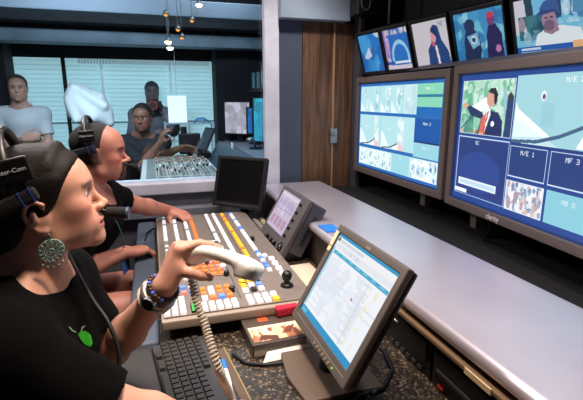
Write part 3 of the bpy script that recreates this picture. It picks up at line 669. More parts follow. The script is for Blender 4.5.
for yc, w, fn, lab in rows:
    # centre on the sloping plane of the row
    zc = 1.705; xc = p0[0]-(nn[1]*(yc-p0[1])+nn[2]*(zc-p0[2]))/nn[0]; c = np.array([xc, yc, zc]); hh = .208
    M = frame(c, Xs, Ys, nn); t = thing('preview_monitor', lab, 'monitor', c-Ys*(hh/2+.02), 'small monitors in a row above the large displays')
    W2, H2 = w+.018, hh+.036
    MB().ring(W2, H2, w-.002, hh-.002, -.01, .008, M).build('bezel', m_plastic, t, bevel=.003)
    MB().box(-W2/2+.003, W2/2-.003, -H2/2+.003, H2/2-.003, -.14, -.011, M).build('case', m_plastic, t, bevel=.004)
    fn().build('screen', w, hh, M, t, mat_screen('small_screen_picture', .85), z=-.002)
    bm = MB()
    for k in range(3): bm.cyl((W2/2-.02-k*.012, -H2/2+.009, .008), (W2/2-.02-k*.012, -H2/2+.009, .011), .0035, n=10, M=M)
    bm.build('control_buttons', m_plastic2, t)
sh = MB(); xa = 1.318
sh.prism([(0, 0), (.20, 0), (.20, .02), (.02, .02)], 1.10, 2.53, frame((1.285, 0, 1.592), (1, 0, 0), (0, 0, 1), (0, 1, 0)))
o = sh.build('monitor_shelf', mat('grey_blue_shelf', (84, 84, 94), .5), loc=(1.35, 1.8, 1.592)); tag(o, 'grey shelf edge carrying the row of small monitors', 'shelf')
br = thing('ceiling_bracket', 'black bracket box with a wire ring hanging above the wooden door', 'bracket', (1.30, 2.60, 1.935))
MB().box(1.19, 1.44, 2.50, 2.62, 1.935, 2.54).build('housing', m_plastic, br, bevel=.004)
ringp = [(1.235+.028*math.cos(a), 2.492, 2.0+.045*math.sin(a)) for a in np.linspace(0, 2*PI, 24, endpoint=False)]
MB().tube(ringp, .0045, closed=True).build('wire_ring', mat('dull_grey_wire', (74, 74, 80), .5), br, smooth=True)
po = thing('hanging_pole', 'thin grey pole hanging from the ceiling above the small monitors', 'pole', (1.30, 2.33, 2.55))
MB().cyl((1.30, 2.33, 1.86), (1.30, 2.33, 2.55), .008).build('rod', mat('brown_grey_metal', (120, 110, 104), .5, metal=.4), po, smooth=True)
MB().cyl((1.30, 2.33, 2.53), (1.30, 2.33, 2.55), .03).build('ceiling_plate', m_plastic2, po)
# ================================================================== VISION SWITCHER
SWZ = .825
m_sw = mat('taupe_control_panel', (112, 102, 95), .5, var=.04, vscale=30)
m_swedge = mat('light_taupe_edge', (148, 134, 120), .5)
def cap(name, c, emit=.0): return mat(name, c, .4, emit=emit)
C_W = cap('lit_white_cap', (226, 226, 230), .35); C_O = cap('lit_orange_cap', (226, 120, 58), .35); C_Y = cap('lit_yellow_cap', (236, 184, 40), .35)
C_B = cap('lit_blue_cap', (90, 130, 220), .5); C_R = cap('lit_pink_cap', (222, 130, 120), .3); C_K = cap('dark_cap', (34, 32, 34)); C_G = cap('grey_cap', (150, 142, 136))
sw = thing('vision_switcher', 'large taupe video switcher panel covered with lit white, orange and yellow buttons', 'switcher', (.23, 1.82, .752))
MB().box(-.012, .476, 1.218, 2.415, .790, SWZ-.004).build('body', m_swedge, sw, bevel=.006)
MB().box(.02, .45, 1.29, 2.38, .752, .790).build('base', m_plastic2, sw)
MB().box(-.004, .468, 1.236, 2.408, SWZ-.003, SWZ).build('top_plate', m_sw, sw)
b = MB()
for x in (.115, .236, .318): b.box(x-.0012, x+.0012, 1.30, 2.39, SWZ, SWZ+.0012)
b.build('panel_joints', mat('dark_joint', (58, 52, 48), .6), sw)
capmesh = {}
def capme(m, sx, sy, h=.008):
    k = (m.name, sx, sy, h)
    if k not in capmesh:
        bm = bmesh.new(); bmesh.ops.create_cube(bm, size=1)
        for v in bm.verts:
            q = .86 if v.co.z > 0 else 1; v.co = Vector((v.co.x*sx*q, v.co.y*sy*q, (v.co.z+.5)*h))
        me = bpy.data.meshes.new('button'); bm.to_mesh(me); bm.free(); me.materials.append(m); capmesh[k] = me
    return capmesh[k]
btn = []                                          # (x, y, mesh)
def strip(x, y0, y1, m, sx=.017, sy=.023, pitch=.0285, alt=None):
    y = y0; i = 0
    while y < y1:
        btn.append((x, y, capme(alt if alt and random.random() < .12 else m, sx, sy))); y += pitch; i += 1
strip(.026, 1.63, 2.38, C_W, alt=C_G); strip(.078, 1.55, 2.38, C_W, alt=C_B); strip(.130, 1.74, 2.38, C_W, alt=C_G); strip(.163, 1.93, 2.38, C_O)
strip(.250, 1.80, 2.38, C_W, alt=C_G); strip(.290, 1.72, 2.38, C_W); strip(.336, 1.62, 2.38, C_Y, alt=C_O); strip(.384, 1.54, 2.38, C_W, alt=C_B)
for i in range(4):
    for j in range(4): btn.append((.125+i*.027, 1.555+j*.032, capme(C_O if (i+j) % 5 else C_R, .021, .025)))
for i in range(4):
    for j in range(3): btn.append((.125+i*.027, 1.375+j*.034, capme((C_O, C_W, C_O, C_O)[i] if j else (C_W, C_O, C_B, C_O)[i], .020, .027)))
for i in range(5):
    for j in range(2): btn.append((.118+i*.0235, 1.298+j*.031, capme(C_W, .018, .025)))
for i in range(3):
    for j in range(4): btn.append((.006+i*.0235, 1.298+j*.031, capme(C_W, .018, .025)))
for i in range(4): btn.append((.012+i*.026, 1.435, capme((C_B, C_W, C_R, C_B)[i], .018, .022)))
for i in range(4): btn.append((.012+i*.026, 1.478, capme((C_K, C_R, C_B, C_W)[i], .018, .022)))
for i in range(4):
    for j in range(2): btn.append((.262+i*.027, 1.305+j*.036, capme(C_W if (i, j) != (3, 0) else C_Y, .020, .028)))
for i in range(3):
    for j in range(3): btn.append((.262+i*.027, 1.395+j*.036, capme(((C_W, C_K, C_W), (C_Y, C_W, C_B), (C_Y, C_Y, C_K))[j][i], .020, .027)))
for j in range(5): btn.append((.270, 1.515+j*.03, capme((C_Y, C_Y, C_W, C_Y, C_O)[j], .020, .024)))
for j in range(3): btn.append((.300, 1.52+j*.032, capme(C_Y, .020, .024)))
for j in range(4): btn.append((.422, 1.50+j*.045, capme(C_W, .022, .03)))
btn = [(x, y-(.048 if y < 1.5 else .048*max(0, (1.75-y)/.25)), m) for x, y, m in btn]
btn.sort(key=lambda b: b[1])
for x, y, me in btn[:100]: put('button', me, sw, (x, y, SWZ))
b = {}
big = MB(); mats_used = []; fm = []
for x, y, me in btn[100:]:
    n0 = len(big.v); big.add([(v.co.x+x, v.co.y+y, v.co.z+SWZ) for v in me.vertices], [tuple(p.vertices) for p in me.polygons])
    m = me.materials[0]
    if m not in mats_used: mats_used.append(m)
    fm += [mats_used.index(m)]*len(me.polygons)
rest = big.build('button_rows', None, sw); rest['kind'] = 'stuff'
for m in mats_used: rest.data.materials.append(m)
for p, i in zip(rest.data.polygons, fm): p.material_index = i
MB().box(.077, .098, 1.242, 1.299, SWZ, SWZ+.006).build('readout', mat('black_readout', (8, 20, 12), .3), sw)
dg = MB()
for j in range(4):
    for i in range(2): dg.box(.0795+i*.009, .0865+i*.009, 1.246+j*.013, 1.255+j*.013, SWZ+.006, SWZ+.0064)
dg.build('readout_digits', mat('green_digits', (50, 190, 80), .4, emit=.7), sw)
fr = MB().ring(.125, .145, .112, .132, 0, .004, T(.1655, 1.575, SWZ)); fr.build('button_bezel', m_swedge, sw)
m_knob = mat('black_knob', (16, 15, 16), .4)
def joy(x, y, s=1):
    k = MB().lathe([(.021*s, 0), (.021*s, .006*s), (.012*s, .010*s), (.009*s, .018*s), (.015*s, .026*s), (.017*s, .040*s), (.013*s, .050*s), (.004*s, .053*s)], n=20, M=T(x, y, SWZ)).build('joystick', m_knob, sw, smooth=True)
joy(.405, 1.345, 1.05)
for x, y in ((.400, 1.87), (.222, 1.50), (.310, 1.45), (.218, 1.36)): MB().lathe([(.011, 0), (.010, .014), (.008, .018), (.002, .019)], n=14, M=T(x, y, SWZ)).build('rotary_knob', m_knob, sw, smooth=True)
for x, y in ((.222, 1.58), (.40, 1.64)): MB().sph((x, y, SWZ+.006), .013, 10, sc=(1, 1, .9)).build('tracker_ball', cap('pale_blue_ball', (196, 214, 250), .3), sw, smooth=True)
tb = MB().box(.205, .227, 1.72, 1.90, SWZ, SWZ+.002).build('fader_slot', C_K, sw)
MB().cyl((.195, 1.80, SWZ+.035), (.237, 1.80, SWZ+.035), .007).box(.213, .219, 1.796, 1.804, SWZ+.002, SWZ+.03).build('fader_bar', m_steel, tb)
# ================================================================== SIDE PANEL + CONTROL UNIT + MONITORS
t = thing('side_control_panel', 'small black control panel with pale keys between switcher and counter', 'control panel', (.555, 2.26, .752))
MB().box(.490, .618, 2.09, 2.37, .752, .785).build('body', m_plastic2, t, bevel=.005)
for i in range(3):
    for j in range(6):
        put('key', capme((C_G, C_K, cap('yellowish_cap', (190, 176, 120), .05))[(i*2+j*3) % 3], .024, .03), t, (.519+i*.036, 2.118+j*.044, .785))
def pose(px_, w, h): pass
# control unit with touch screen
c = np.array([.548, 1.885, .912]); X = nrm((.06, -1, -.04)); N = nrm((-.865, -.11, .49)); N = nrm(N-X*np.dot(N, X)); Yv = np.cross(N, X)
M = frame(c, X, Yv, N); w, h = .325, .275
t = thing('touch_panel_unit', 'boxy charcoal unit with a tilted pinkish lit screen and round socket', 'control unit', (.56, 1.87, .752))
m_unit = mat('charcoal_enamel', (84, 78, 80), .45); m_unit2 = mat('dark_slate_enamel', (62, 62, 72), .5)
MB().box(-w/2, w/2, -h/2, h/2, -.022, 0, M).build('front_panel', m_unit, t, bevel=.004)
MB().box(-w/2+.002, w/2-.002, -h/2+.03, h/2-.004, -.095, -.0225, M).build('case', m_unit2, t, bevel=.006)
def unit_pic():
    p = Pic(60, 50, (206, 190, 214)); p.rect(.04, .05, .96, .12, (226, 218, 232)); p.blot(.05, .15, .95, .6, [(226, 214, 230), (190, 170, 204), (214, 196, 220)], 40, .06, 4)
    for k in range(4): p.rect(.08+k*.22, .2, .24+k*.22, .36, (186, 172, 206)); p.rect(.08+k*.22, .66, .24+k*.22, .9, (190, 150, 176))
    p.line([(.05, .48), (.95, .44)], .008, (150, 140, 180)); return p
s = unit_pic().build('screen', .215, .185, M @ T(-.028, .026, .0012), t, mat_screen('unit_screen_picture', .9))
bk = capme(m_knob, .012, .012, .01)
for k in range(5):
    o = bpy.data.objects.new('side_key', bk); COL.objects.link(o); o.parent = t
    P = M @ Vector((.104, .098-k*.038, 0)); MM = M.copy(); MM.translation = P-Vector(ORG[t.name]); o.matrix_local = MM
so = MB().lathe([(.021, 0), (.021, .004), (.017, .005), (.0165, .001), (.0, .001)], n=24, M=M @ T(.112, -.104, 0)).build('socket', m_knob, t, smooth=False)
MB().lathe([(.007, 0), (.006, .005), (.001, .006)], n=12, M=M @ T(.112, -.104, .001)).build('socket_core', m_steel, so, smooth=True)
for k in range(4): MB().sph(M @ Vector((.112+.014*math.cos(k*PI/2+.78), -.104+.014*math.sin(k*PI/2+.78), .003)), .002, 6).build('screw', m_steel, so)
for k, x in enumerate((.05, .005, -.05)): MB().lathe([(.011, 0), (.010, .016), (.006, .018), (.001, .0185)], n=16, M=M @ T(x, -.112, 0)).build('knob', m_knob, t, smooth=True)
b = MB()
for k in range(9): b.box(w/2-.0035, w/2-.0005, .072-k*.016, .083-k*.016, -.070, -.052, M)
b.build('side_vent', m_rubber, t)
for y in (1.76, 1.94): MB().box(.47, .60, y, y+.04, .752, .80).build('support_foot', m_plastic2, t, bevel=.003)
text('maker_plate', 'TX', .008, M @ T(-.12, .112, .0005), m_steel, t) if False else None
# black monitor, switched off
def desk_monitor(name, label, c, X, N, w, h, bz, m_b, base, pic=None, extra=None, chin=0):
    X = nrm(X); N = nrm(np.array(N)-X*np.dot(N, X)); Yv = np.cross(N, X); M = frame(c, X, Yv, N)
    t = thing(name, label, 'monitor', (base[0], base[1], .7505))
    ih = h-2*bz-chin
    MB().ring(w, h, w-2*bz, h-2*bz, -.012, .006, M).build('bezel', m_b, t, bevel=.004)
    if chin: MB().box(-w/2+bz, w/2-bz, -h/2+bz-.001, -h/2+bz+chin, -.011, .0045, M).build('lower_bezel', m_b, t)
    MB().box(-w/2+.004, w/2-.004, -h/2+.004, h/2-.004, -.03, -.0125, M).prism([(-w*.36, -h*.36), (w*.36, -h*.36), (w*.36, h*.36), (-w*.36, h*.36)], -.05, -.03, M).build('case', m_plastic, t, bevel=.006)
    if pic: pic.build('screen', w-2*bz-.001, ih-.001, M @ T(0, chin/2, 0), t, mat_screen('bright_screen_picture', 1.0), z=.0005)
    else: MB().box(-w/2+bz, w/2-bz, -h/2+bz+chin, h/2-bz, -.01, .0005, M).build('screen', mat('dead_black_screen', (10, 10, 12), .25), t)
    pb = M @ Vector((0, -h*.10, -.05)); dirb = np.array(base)
    MB().tube([pb, (base[0], base[1], max(pb.z-.09, .80)), (base[0], base[1], .765)], [.022, .024, .026], n=12).build('stand_neck', m_plastic, t, smooth=True)
    a = math.atan2(N[1], N[0])
    MB().prism([(-.10, -.11), (.10, -.11), (.115, 0), (.10, .11), (-.10, .11)], 0, .014, T(base[0], base[1], .7505) @ Rz(a)).build('stand_base', m_plastic if not extra else mat('brown_grey_plastic', (92, 76, 64), .5), t, bevel=.004)
    return t, M
t, M = desk_monitor('desk_monitor', 'black flat monitor, switched off, standing at the far end of the desk', (.452, 2.425, .990), (.721, -.693, 0), (-.667, -.698, .261), .330, .293, .022, m_plastic, (.495, 2.515), chin=.012)
text('front_mark', 'lllll', .006, M @ T(0, -.118, .0066), m_steel, t) if False else None
# bright monitor in front
def lcd_pic():
    p = Pic(120, 96, (232, 238, 244)); teal = (60, 166, 200)
    p.rect(0, 0, 1, .03, (40, 150, 196)); p.rect(0, .03, 1, .10, (236, 238, 240)); p.rect(.01, .045, .05, .085, (70, 110, 120)); p.rect(.07, .05, .5, .08, (206, 214, 222)); p.rect(.0, .10, 1, .165, (226, 230, 236)); p.blot(.04, .11, .6, .155, [(196, 206, 216), (214, 218, 226)], 20, .014, 2)
    p.rect(.04, .185, .98, .225, teal)
    for k in range(7): p.rect(.08+k*.13, .195, .15+k*.13, .212, (150, 206, 222))
    p.rect(.0, .17, .03, .92, (150, 196, 220)); p.rect(.035, .24, .98, .92, (238, 242, 248))
    for k in range(9): p.rect(.035, .25+k*.074, .98, .253+k*.074, (206, 216, 226)); p.rect(.06, .27+k*.074, .06+.2+.25*((k*7 % 5)/5), .285+k*.074, (214, 222, 232)); p.rect(.62, .265+k*.074, .80, .29+k*.074, (216, 226, 236))
    p.blot(.04, .25, .8, .9, [(222, 228, 238), (228, 234, 244)], 34, .07, 3)
    p.rect(.735, .24, .738, .92, (200, 206, 200)); p.blot(.74, .26, .9, .9, [(238, 232, 190), (230, 226, 200), (240, 238, 220)], 22, .018, 6); p.rect(.62, .475, .645, .50, (206, 60, 120)); p.rect(0, .93, 1, 1, (38, 146, 196)); p.rect(.02, .945, .12, .985, (90, 190, 214))
    return p
t, M = desk_monitor('desk_monitor', 'brown grey flat monitor with a bright spreadsheet window, tilted back in front', (.429, .938, .968), (.004, -1, .0), (-.871, 0, .491), .36, .30, .022, m_bezel2, (.40, .95), pic=lcd_pic(), extra=True, chin=.012)
b = MB().box(-.178, -.160, .085, .130, .0062, .0066, M); b.build('paper_sticker', mat('cream_sticker', (226, 204, 160), .6), t)
MB().box(-.178, -.160, .068, .082, .0062, .0066, M).build('paper_sticker', mat('cream_sticker', (226, 204, 160), .6), t)
for k in range(6): MB().cyl((.0+k*.018, -.139, .006), (.0+k*.018, -.139, .0085), .0042, n=12, M=M).build('menu_button', mat('pale_bronze_button', (136, 120, 98), .35), t)
MB().cyl((.112, -.139, .006), (.112, -.139, .0082), .0025, n=10, M=M).build('power_lamp', mat('green_lamp', (110, 190, 60), .3, emit=.8), t)
MB().box(-.004, .018, .1335, .1405, .006, .0064, M).build('badge', mat('dim_badge', (130, 118, 108), .4), t)
tg = MB().box(.636, .70, 1.56, 1.66, .9305, .935).build('blue_reflection', mat('blue_reflection', (40, 120, 210), .5), None, bevel=.001, loc=(.665, 1.63, .931)); tag(tg, 'small flat blue patch standing in for a screen reflection on the counter edge behind the bright monitor', 'reflection')  # thin blue slab for the screen's reflection on the counter top

# ================================================================== DESK CLUTTER
m_key = mat('black_key_cap', (46, 42, 38), .38)
kb = thing('keyboard', 'black keyboard with palm rest lying on the speckled desk', 'keyboard', (.02, .965, .7502))
KM = T(.02, .965, .7502) @ Rz(math.radians(7))
MB().box(-.035, .125, -.23, .23, 0, .018, KM).build('base', m_plastic2, kb, bevel=.004)
MB().box(-.135, -.036, -.23, .23, 0, .014, KM).build('palm_rest', mat('dark_grey_rubber', (40, 37, 36), .65), kb, bevel=.006)
kk = MB()
def key(x, y, sx, sy):
    me = capme(m_key, sx, sy, .009); o = bpy.data.objects.new('key', me); COL.objects.link(o); o.parent = kb
    P = KM @ Vector((x, y, .018)); o.location = P-Vector(ORG[kb.name]); o.rotation_euler = (0, 0, math.radians(7))
nk = 0
for r, x in enumerate((-.004, .018, .040, .062, .084, .110)):
    y = .214
    while y > -.22 and nk < 96:
        key(x, y, .0185, .0175); nk += 1; y -= .0205
key(-.024, .02, .0165, .12); key(-.024, .115, .0165, .045); key(-.024, .165, .0165, .03); key(-.024, -.08, .0165, .04)
fd = thing('folder', 'thin brown folder lying beside the keyboard under the coiled cord', 'folder', (.185, 1.0, .7502))
FM = T(.158, 1.0, .7502) @ Rz(math.radians(6))
MB().box(-.012, .012, -.17, .14, 0, .006, FM).build('cover', mat('brown_card', (86, 70, 54), .6), fd, bevel=.001)
MB().box(.009, .012, -.17, .14, .006, .0075, FM).build('edge_strip', mat('olive_strip', (150, 132, 80), .5), fd)
mk = thing('marker_pen', 'white marker pen with a bright blue cap on the brown folder', 'pen', (.185, 1.0, .7566))
a, b2 = atZ(223, 361, .763), atZ(234, 399, .763); dv = nrm(b2-a)
MB().cyl(a+dv*.042, b2, .0062, n=14).build('barrel', m_white, mk, smooth=False)
MB().cyl(a, a+dv*.041, .0072, .0074, n=14).build('cap', mat('blue_cap_plastic', (40, 120, 200), .35), mk)
MB().cyl(b2, b2+dv*.004, .0045, n=12).build('end_plug', m_plastic, mk)
bx = thing('book', 'dark hardback box book with a peach picture strip on its cover', 'book', (.30, 1.16, .7502))
BM = T(.300, 1.157, .7502) @ Rz(math.radians(1.5))
MB().box(-.079, .082, -.088, .092, .036, .040, BM).box(-.079, .082, -.088, .092, 0, .004, BM).box(-.079, -.075, -.088, .092, .004, .036, BM).build('cover', mat('dark_brown_cover', (70, 58, 50), .45), bx, bevel=.001)
MB().box(-.074, .080, -.084, .090, .0045, .0355, BM).build('page_block', mat('pale_pages', (206, 194, 188), .7), bx)
def bookpic():
    p = Pic(60, 24, (236, 190, 140)); p.blot(0, 0, 1, 1, [(96, 52, 34), (246, 214, 176), (250, 226, 196), (150, 86, 56), (244, 206, 160)], 60, .08, 12); p.poly([(.1, .95), (.2, .6), (.5, .75), (.5, 1)], (90, 48, 32)); p.poly([(.6, .7), (.75, .3), (.95, .2), (.8, .7)], (110, 60, 40)); p.rect(0, .0, 1, .16, (250, 216, 176)); return p
mp = mat('printed_cover', (255, 255, 255), .4, attr=True)
bookpic().build('cover_picture', .148, .082, BM @ T(.003, -.032, .0404), bx, mp)
MB().box(-.03, .0, .035, .06, .0401, .0405, BM).build('cover_mark', mat('orange_print', (200, 80, 40), .5), bx)
sp = MB().box(-.038, .038, -.022, .022, 0, .030, T(.365, 1.222, .7908) @ Rz(.12)).build('sponge', mat('crimson_foam', (176, 26, 58), .9, var=.25, vscale=220, bump=.8, bscale=260), None, bevel=.006, seg=3, loc=(.365, 1.222, .7908))
tag(sp, 'crimson foam block sitting on the back of the picture book', 'foam block')
pa = MB(); A = [atZ(263, 349, .752), atZ(310, 336, .752), atZ(312, 342, .752), atZ(268, 350.5, .752)]
pa.add([(.245, 1.040, .7503), (.395, 1.046, .7503), (.392, 1.064, .772), (.262, 1.062, .768), (.245, 1.039, .7515), (.395, 1.045, .7515), (.392, 1.063, .7735), (.262, 1.061, .7695)], [(3, 2, 1, 0), (4, 5, 6, 7), (0, 1, 5, 4), (1, 2, 6, 5), (2, 3, 7, 6), (3, 0, 4, 7)])
tag(pa.build('flat_sheet', mat('white_paper', (236, 230, 222), .7), None, loc=(.31, 1.04, .7503)), 'narrow white paper strip against the front of the picture book', 'paper')
cp = [(.172, 1.10, .756), (.20, 1.045, .756), (.25, 1.022, .756), (.31, 1.015, .756), (.37, 1.03, .757), (.42, 1.09, .757), (.45, 1.16, .757)]
tag(MB().tube(cp, .0045).build('desk_cable', m_rubber, None, smooth=True, loc=(.31, 1.003, .751)), 'black cable crossing the desk in front of the picture book', 'cable')
cp2 = [(.38, .79, .757), (.43, .83, .757), (.50, .84, .758), (.56, .90, .757), (.585, .99, .757), (.56, 1.08, .757), (.52, 1.13, .757)]
tag(MB().tube(cp2, .006).build('desk_cable', m_rubber, None, smooth=True, loc=(.5, .84, .751)), 'thick black cable looping behind the bright monitor base', 'cable')
ms = thing('computer_mouse', 'black mouse on the desk right of the monitor base', 'mouse', (.44, .80, .7505))
MB().sph((.452, .775, .7505), .034, 12, sc=(.85, 1.5, .9)).build('shell', m_plastic, ms, smooth=True); 
sl = bpy.data.objects[ms.children[0].name]
for v in sl.data.vertices:
    if v.co.z < 0: v.co.z = 0
MB().cyl((.445, .805, .779), (.459, .805, .779), .006, n=12).build('wheel', m_plastic2, ms)
ps = MB().prism([(0, 0), (.13, .01), (.125, .23), (-.005, .22)], 0, .0012, T(.492, 1.48, .7503)).build('flat_sheet', mat('cream_sheet', (206, 188, 164), .7), None, loc=(.55, 1.6, .7503))  # thin sheet added for a pale beige patch of the desktop
tag(ps, 'cream sheet laid over a pale patch of desk between the switcher and the tilted charcoal unit', 'paper')
# cable behind the switcher's far corner
cp3 = [atZ(x, y, .757) for x, y in ((158, 228), (152, 229), (147, 233), (145, 240))]
tag(MB().tube(cp3, .004).build('switcher_cable', m_rubber, None, smooth=True, loc=cp3[1]-np.array([0, 0, .004])), 'thin black cable curling from the far corner of the switcher', 'cable')

# ================================================================== BACK ROOM
ad = thing('audio_console', 'pale audio mixing desk with rows of faders behind the glass', 'mixing desk', (.18, 3.55, 0))
m_con = mat('pale_console_metal', (186, 194, 192), .5); m_con2 = mat('grey_console_plate', (120, 126, 124), .5)
MB().box(-.10, .46, 2.95, 4.25, .80, .925).build('chassis', m_con, ad, bevel=.012)
MB().box(-.06, .44, 3.03, 4.20, .925, .930).build('fader_plate', m_con2, ad)
for y in (3.05, 4.1): MB().box(.0, .42, y, y+.06, 0, .80).build('pedestal', m_plastic2, ad)
MB().prism([(.46, .84), (.66, .84), (.66, 1.05), (.60, 1.06)], 2.95, 4.25, frame((0, 0, 0), (1, 0, 0), (0, 0, 1), (0, 1, 0))).build('meter_bridge', mat('blue_grey_meter_bridge', (58, 72, 88), .4), ad, bevel=.004)
m_st = [mat('strip_pale', (182, 188, 184), .5), mat('strip_grey', (122, 126, 126), .5), mat('strip_mid', (150, 154, 148), .5)]
kb_ = [MB() for _ in range(4)]; km_ = [m_plastic, cap('muted_red_cap', (170, 110, 104)), cap('pale_knob_cap', (206, 210, 206)), cap('olive_cap', (150, 150, 110))]
for k in range(17):
    x = .005+k*.0255
    st = MB().box(x, x+.021, 3.02, 4.19, .930, .9325).build('channel_strip', m_st[k % 3], ad)
    MB().box(x+.0065, x+.0145, 3.10, 3.70, .9325, .9335).build('fader_slot', m_plastic, st)
    yf = 3.16+.42*random.random(); MB().box(x+.003, x+.018, yf, yf+.04, .9335, .948).build('fader_cap', (m_plastic, C_W, m_plastic)[k % 3], st)
    for i in range(9): kb_[(k*3+i*5+k*i) % 4].cyl((x+.0105, 3.77+i*.046, .9325), (x+.0105, 3.77+i*.046, .944), .007, n=8)
    kb_[2].box(x+.004, x+.017, 3.035, 3.06, .9325, .942)
for q, m in zip(kb_, km_): o = q.build('rotary_knobs', m, ad); o['kind'] = 'stuff'
MB().box(.612, .618, 3.55, 3.62, 1.055, 1.10).build('paper_note', mat('white_paper', (236, 230, 222), .7), ad)
ct = thing('back_counter', 'grey counter along the side wall of the back room carrying monitors', 'counter', (1.1, 3.9, 0))
MB().box(.765, 1.46, 2.90, 4.95, .965, 1.0).build('worktop', mat('blue_grey_counter', (104, 112, 126), .5), ct, bevel=.006)
MB().box(.80, 1.46, 2.95, 4.93, 0, .965).build('cabinet', m_dkwall, ct)
def side_mon(loc, yaw, w, h, col, label, pic=None, cat='monitor', grp=None):
    N = np.array([math.cos(yaw), math.sin(yaw), 0]); Yv = np.array([0, 0, 1.]); X = np.cross(Yv, N); M = frame(loc, X, Yv, N)
    z0 = 1.0
    t = thing('studio_monitor', label, cat, (loc[0], loc[1], z0 if loc[2] < 1.5 else loc[2]-h/2), grp)
    MB().ring(w, h, w-.03, h-.03, -.03, .008, M).build('bezel', m_plastic, t)
    MB().box(-w/2+.005, w/2-.005, -h/2+.005, h/2-.005, -.12, -.03, M).build('case', m_plastic, t)
    p = Pic(30, 24, col); p.blot(0, 0, 1, 1, [np.array(col)*.8, np.minimum(np.array(col)*1.15, 255), np.array(col)*.92], 20, .15, 3)
    p.build('screen', w-.03, h-.03, M, t, mat_screen('small_screen_picture', .85))
    if loc[2] < 1.5:
        MB().box(-.04, .04, -(loc[2]-z0), -h/2+.03, -.08, -.04, M).build('stand', m_plastic, t)
        MB().box(-.09, .09, -(loc[2]-z0), -(loc[2]-z0)+.012, -.12, .04, M).build('stand_base', m_plastic, t)
    return t
side_mon((.885, 4.78, 1.25), PI+.75, .36, .36, (206, 196, 214), 'monitor with pale lilac screen, leftmost on the back room counter')
side_mon((1.02, 4.42, 1.23), PI+.45, .34, .28, (40, 110, 196), 'monitor with deep blue screen between two others on the back counter')
side_mon((1.02, 3.98, 1.26), PI+.75, .34, .42, (60, 176, 214), 'tall cyan lit monitor nearest the white window post')
for k in range(4): side_mon((1.05, 4.55-k*.20, 1.635-.005*k), PI+.45, .17, .18, (64, 100, 118), 'one of the dim small screens high up beside the white window post', None, 'monitor', 'dim small screens high in the back room')
b = MB().box(1.0, 1.5, 3.80, 4.75, 1.52, 1.54).build('wall_shelf', m_dkwall, None, loc=(1.25, 4.3, 1.52)); tag(b, 'dark shelf below the dim small screens in the back room', 'shelf')
lp = thing('gooseneck_lamp', 'small metallic desk lamp on the back room counter', 'lamp', (.86, 3.98, 1.0))
MB().cyl((.90, 3.98, 1.0), (.90, 3.98, 1.015), .06).build('base', m_plastic, lp); MB().tube([(.90, 3.98, 1.01), (.89, 3.98, 1.06), (.86, 3.97, 1.09)], .008).build('neck', m_steel, lp, smooth=True); MB().sph((.85, 3.97, 1.085), .035, 10, sc=(1.2, 1, .8)).build('shade', m_steel, lp, smooth=True)
rk = thing('wire_rack', 'white wire shelf rack standing before the bright window', 'rack', (.3, 4.85, 0))
m_rack = mat('pale_rack_wire', (170, 190, 198), .4)
for x in (.13, .38, .62):
    for y in (4.72, 4.90): MB().cyl((x, y, 0), (x, y, 1.22), .009, n=8).build('post', m_rack, rk, smooth=True)
for z in (.30, .75, 1.02, 1.20):
    b = MB()
    for y in (4.72, 4.90): b.cyl((.13, y, z), (.62, y, z), .006, n=6)
    for i in range(14): b.cyl((.13+i*.0377, 4.72, z), (.13+i*.0377, 4.90, z), .003, n=5)
    b.build('wire_shelf', m_rack, rk)
bl = MB().tube([(.42, 4.80, 1.21), (.46, 4.80, 1.245), (.52, 4.80, 1.25), (.57, 4.80, 1.225), (.60, 4.80, 1.212)], .011); tag(bl.build('blue_tube', mat('blue_tube', (70, 150, 210), .4), None, smooth=True, loc=(.5, 4.8, 1.2)), 'short bent blue tube on top of the wire rack', 'tube')
bxx = thing('loudspeaker', 'black box loudspeaker standing behind the mixing desk', 'loudspeaker', (.36, 4.40, 0))
MB().box(.24, .44, 4.34, 4.48, .93, 1.125).build('case', m_plastic, bxx, bevel=.006); MB().cyl((.34, 4.41, 0), (.34, 4.41, .93), .03).build('stand', m_plastic2, bxx); MB().cyl((.34, 4.41, 0), (.34, 4.41, .02), .13).build('stand_base', m_plastic2, bxx)
MB().cyl((.30, 4.339, 1.03), (.30, 4.33, 1.03), .055, .05).build('cone', m_rubber, bxx); MB().cyl((.29, 4.40, 1.125), (.29, 4.40, 1.19), .03).build('top_cap', m_plastic, bxx)
ph = thing('talkback_screen', 'slim black panel tilted on the mixing desk behind the glass', 'panel', (.50, 4.18, .94))
PM = frame((.455, 4.10, 1.09), (.35, -.94, 0), (.42, .16, .89), nrm(np.cross((.35, -.94, 0), (.42, .16, .89))))
MB().box(-.09, .09, -.13, .12, -.02, .0, PM).build('case', m_plastic, ph, bevel=.005); MB().box(-.075, .075, -.10, .10, .0, .002, PM).build('screen', mat('dim_screen', (40, 48, 56), .3), ph); MB().box(.38, .50, 4.06, 4.22, .926, .975).build('foot', m_plastic, ph)
sg = thing('glow_sheet', 'glowing white sheet standing in for a flash reflection before the far window', 'light', (.27, 5.0, 1.20))
MB().box(.177, .372, 4.996, 4.999, 1.195, 1.485).build('sheet', mat('glowing_white_sheet', (246, 250, 252), .6, emit=.75), sg)  # emission added to whiten the sheet, in place of a flash reflection
MB().box(.270, .276, 4.995, 5.0, 1.485, 2.06).build('added_strip', mat('pale_strip', (206, 226, 232), .6), sg)
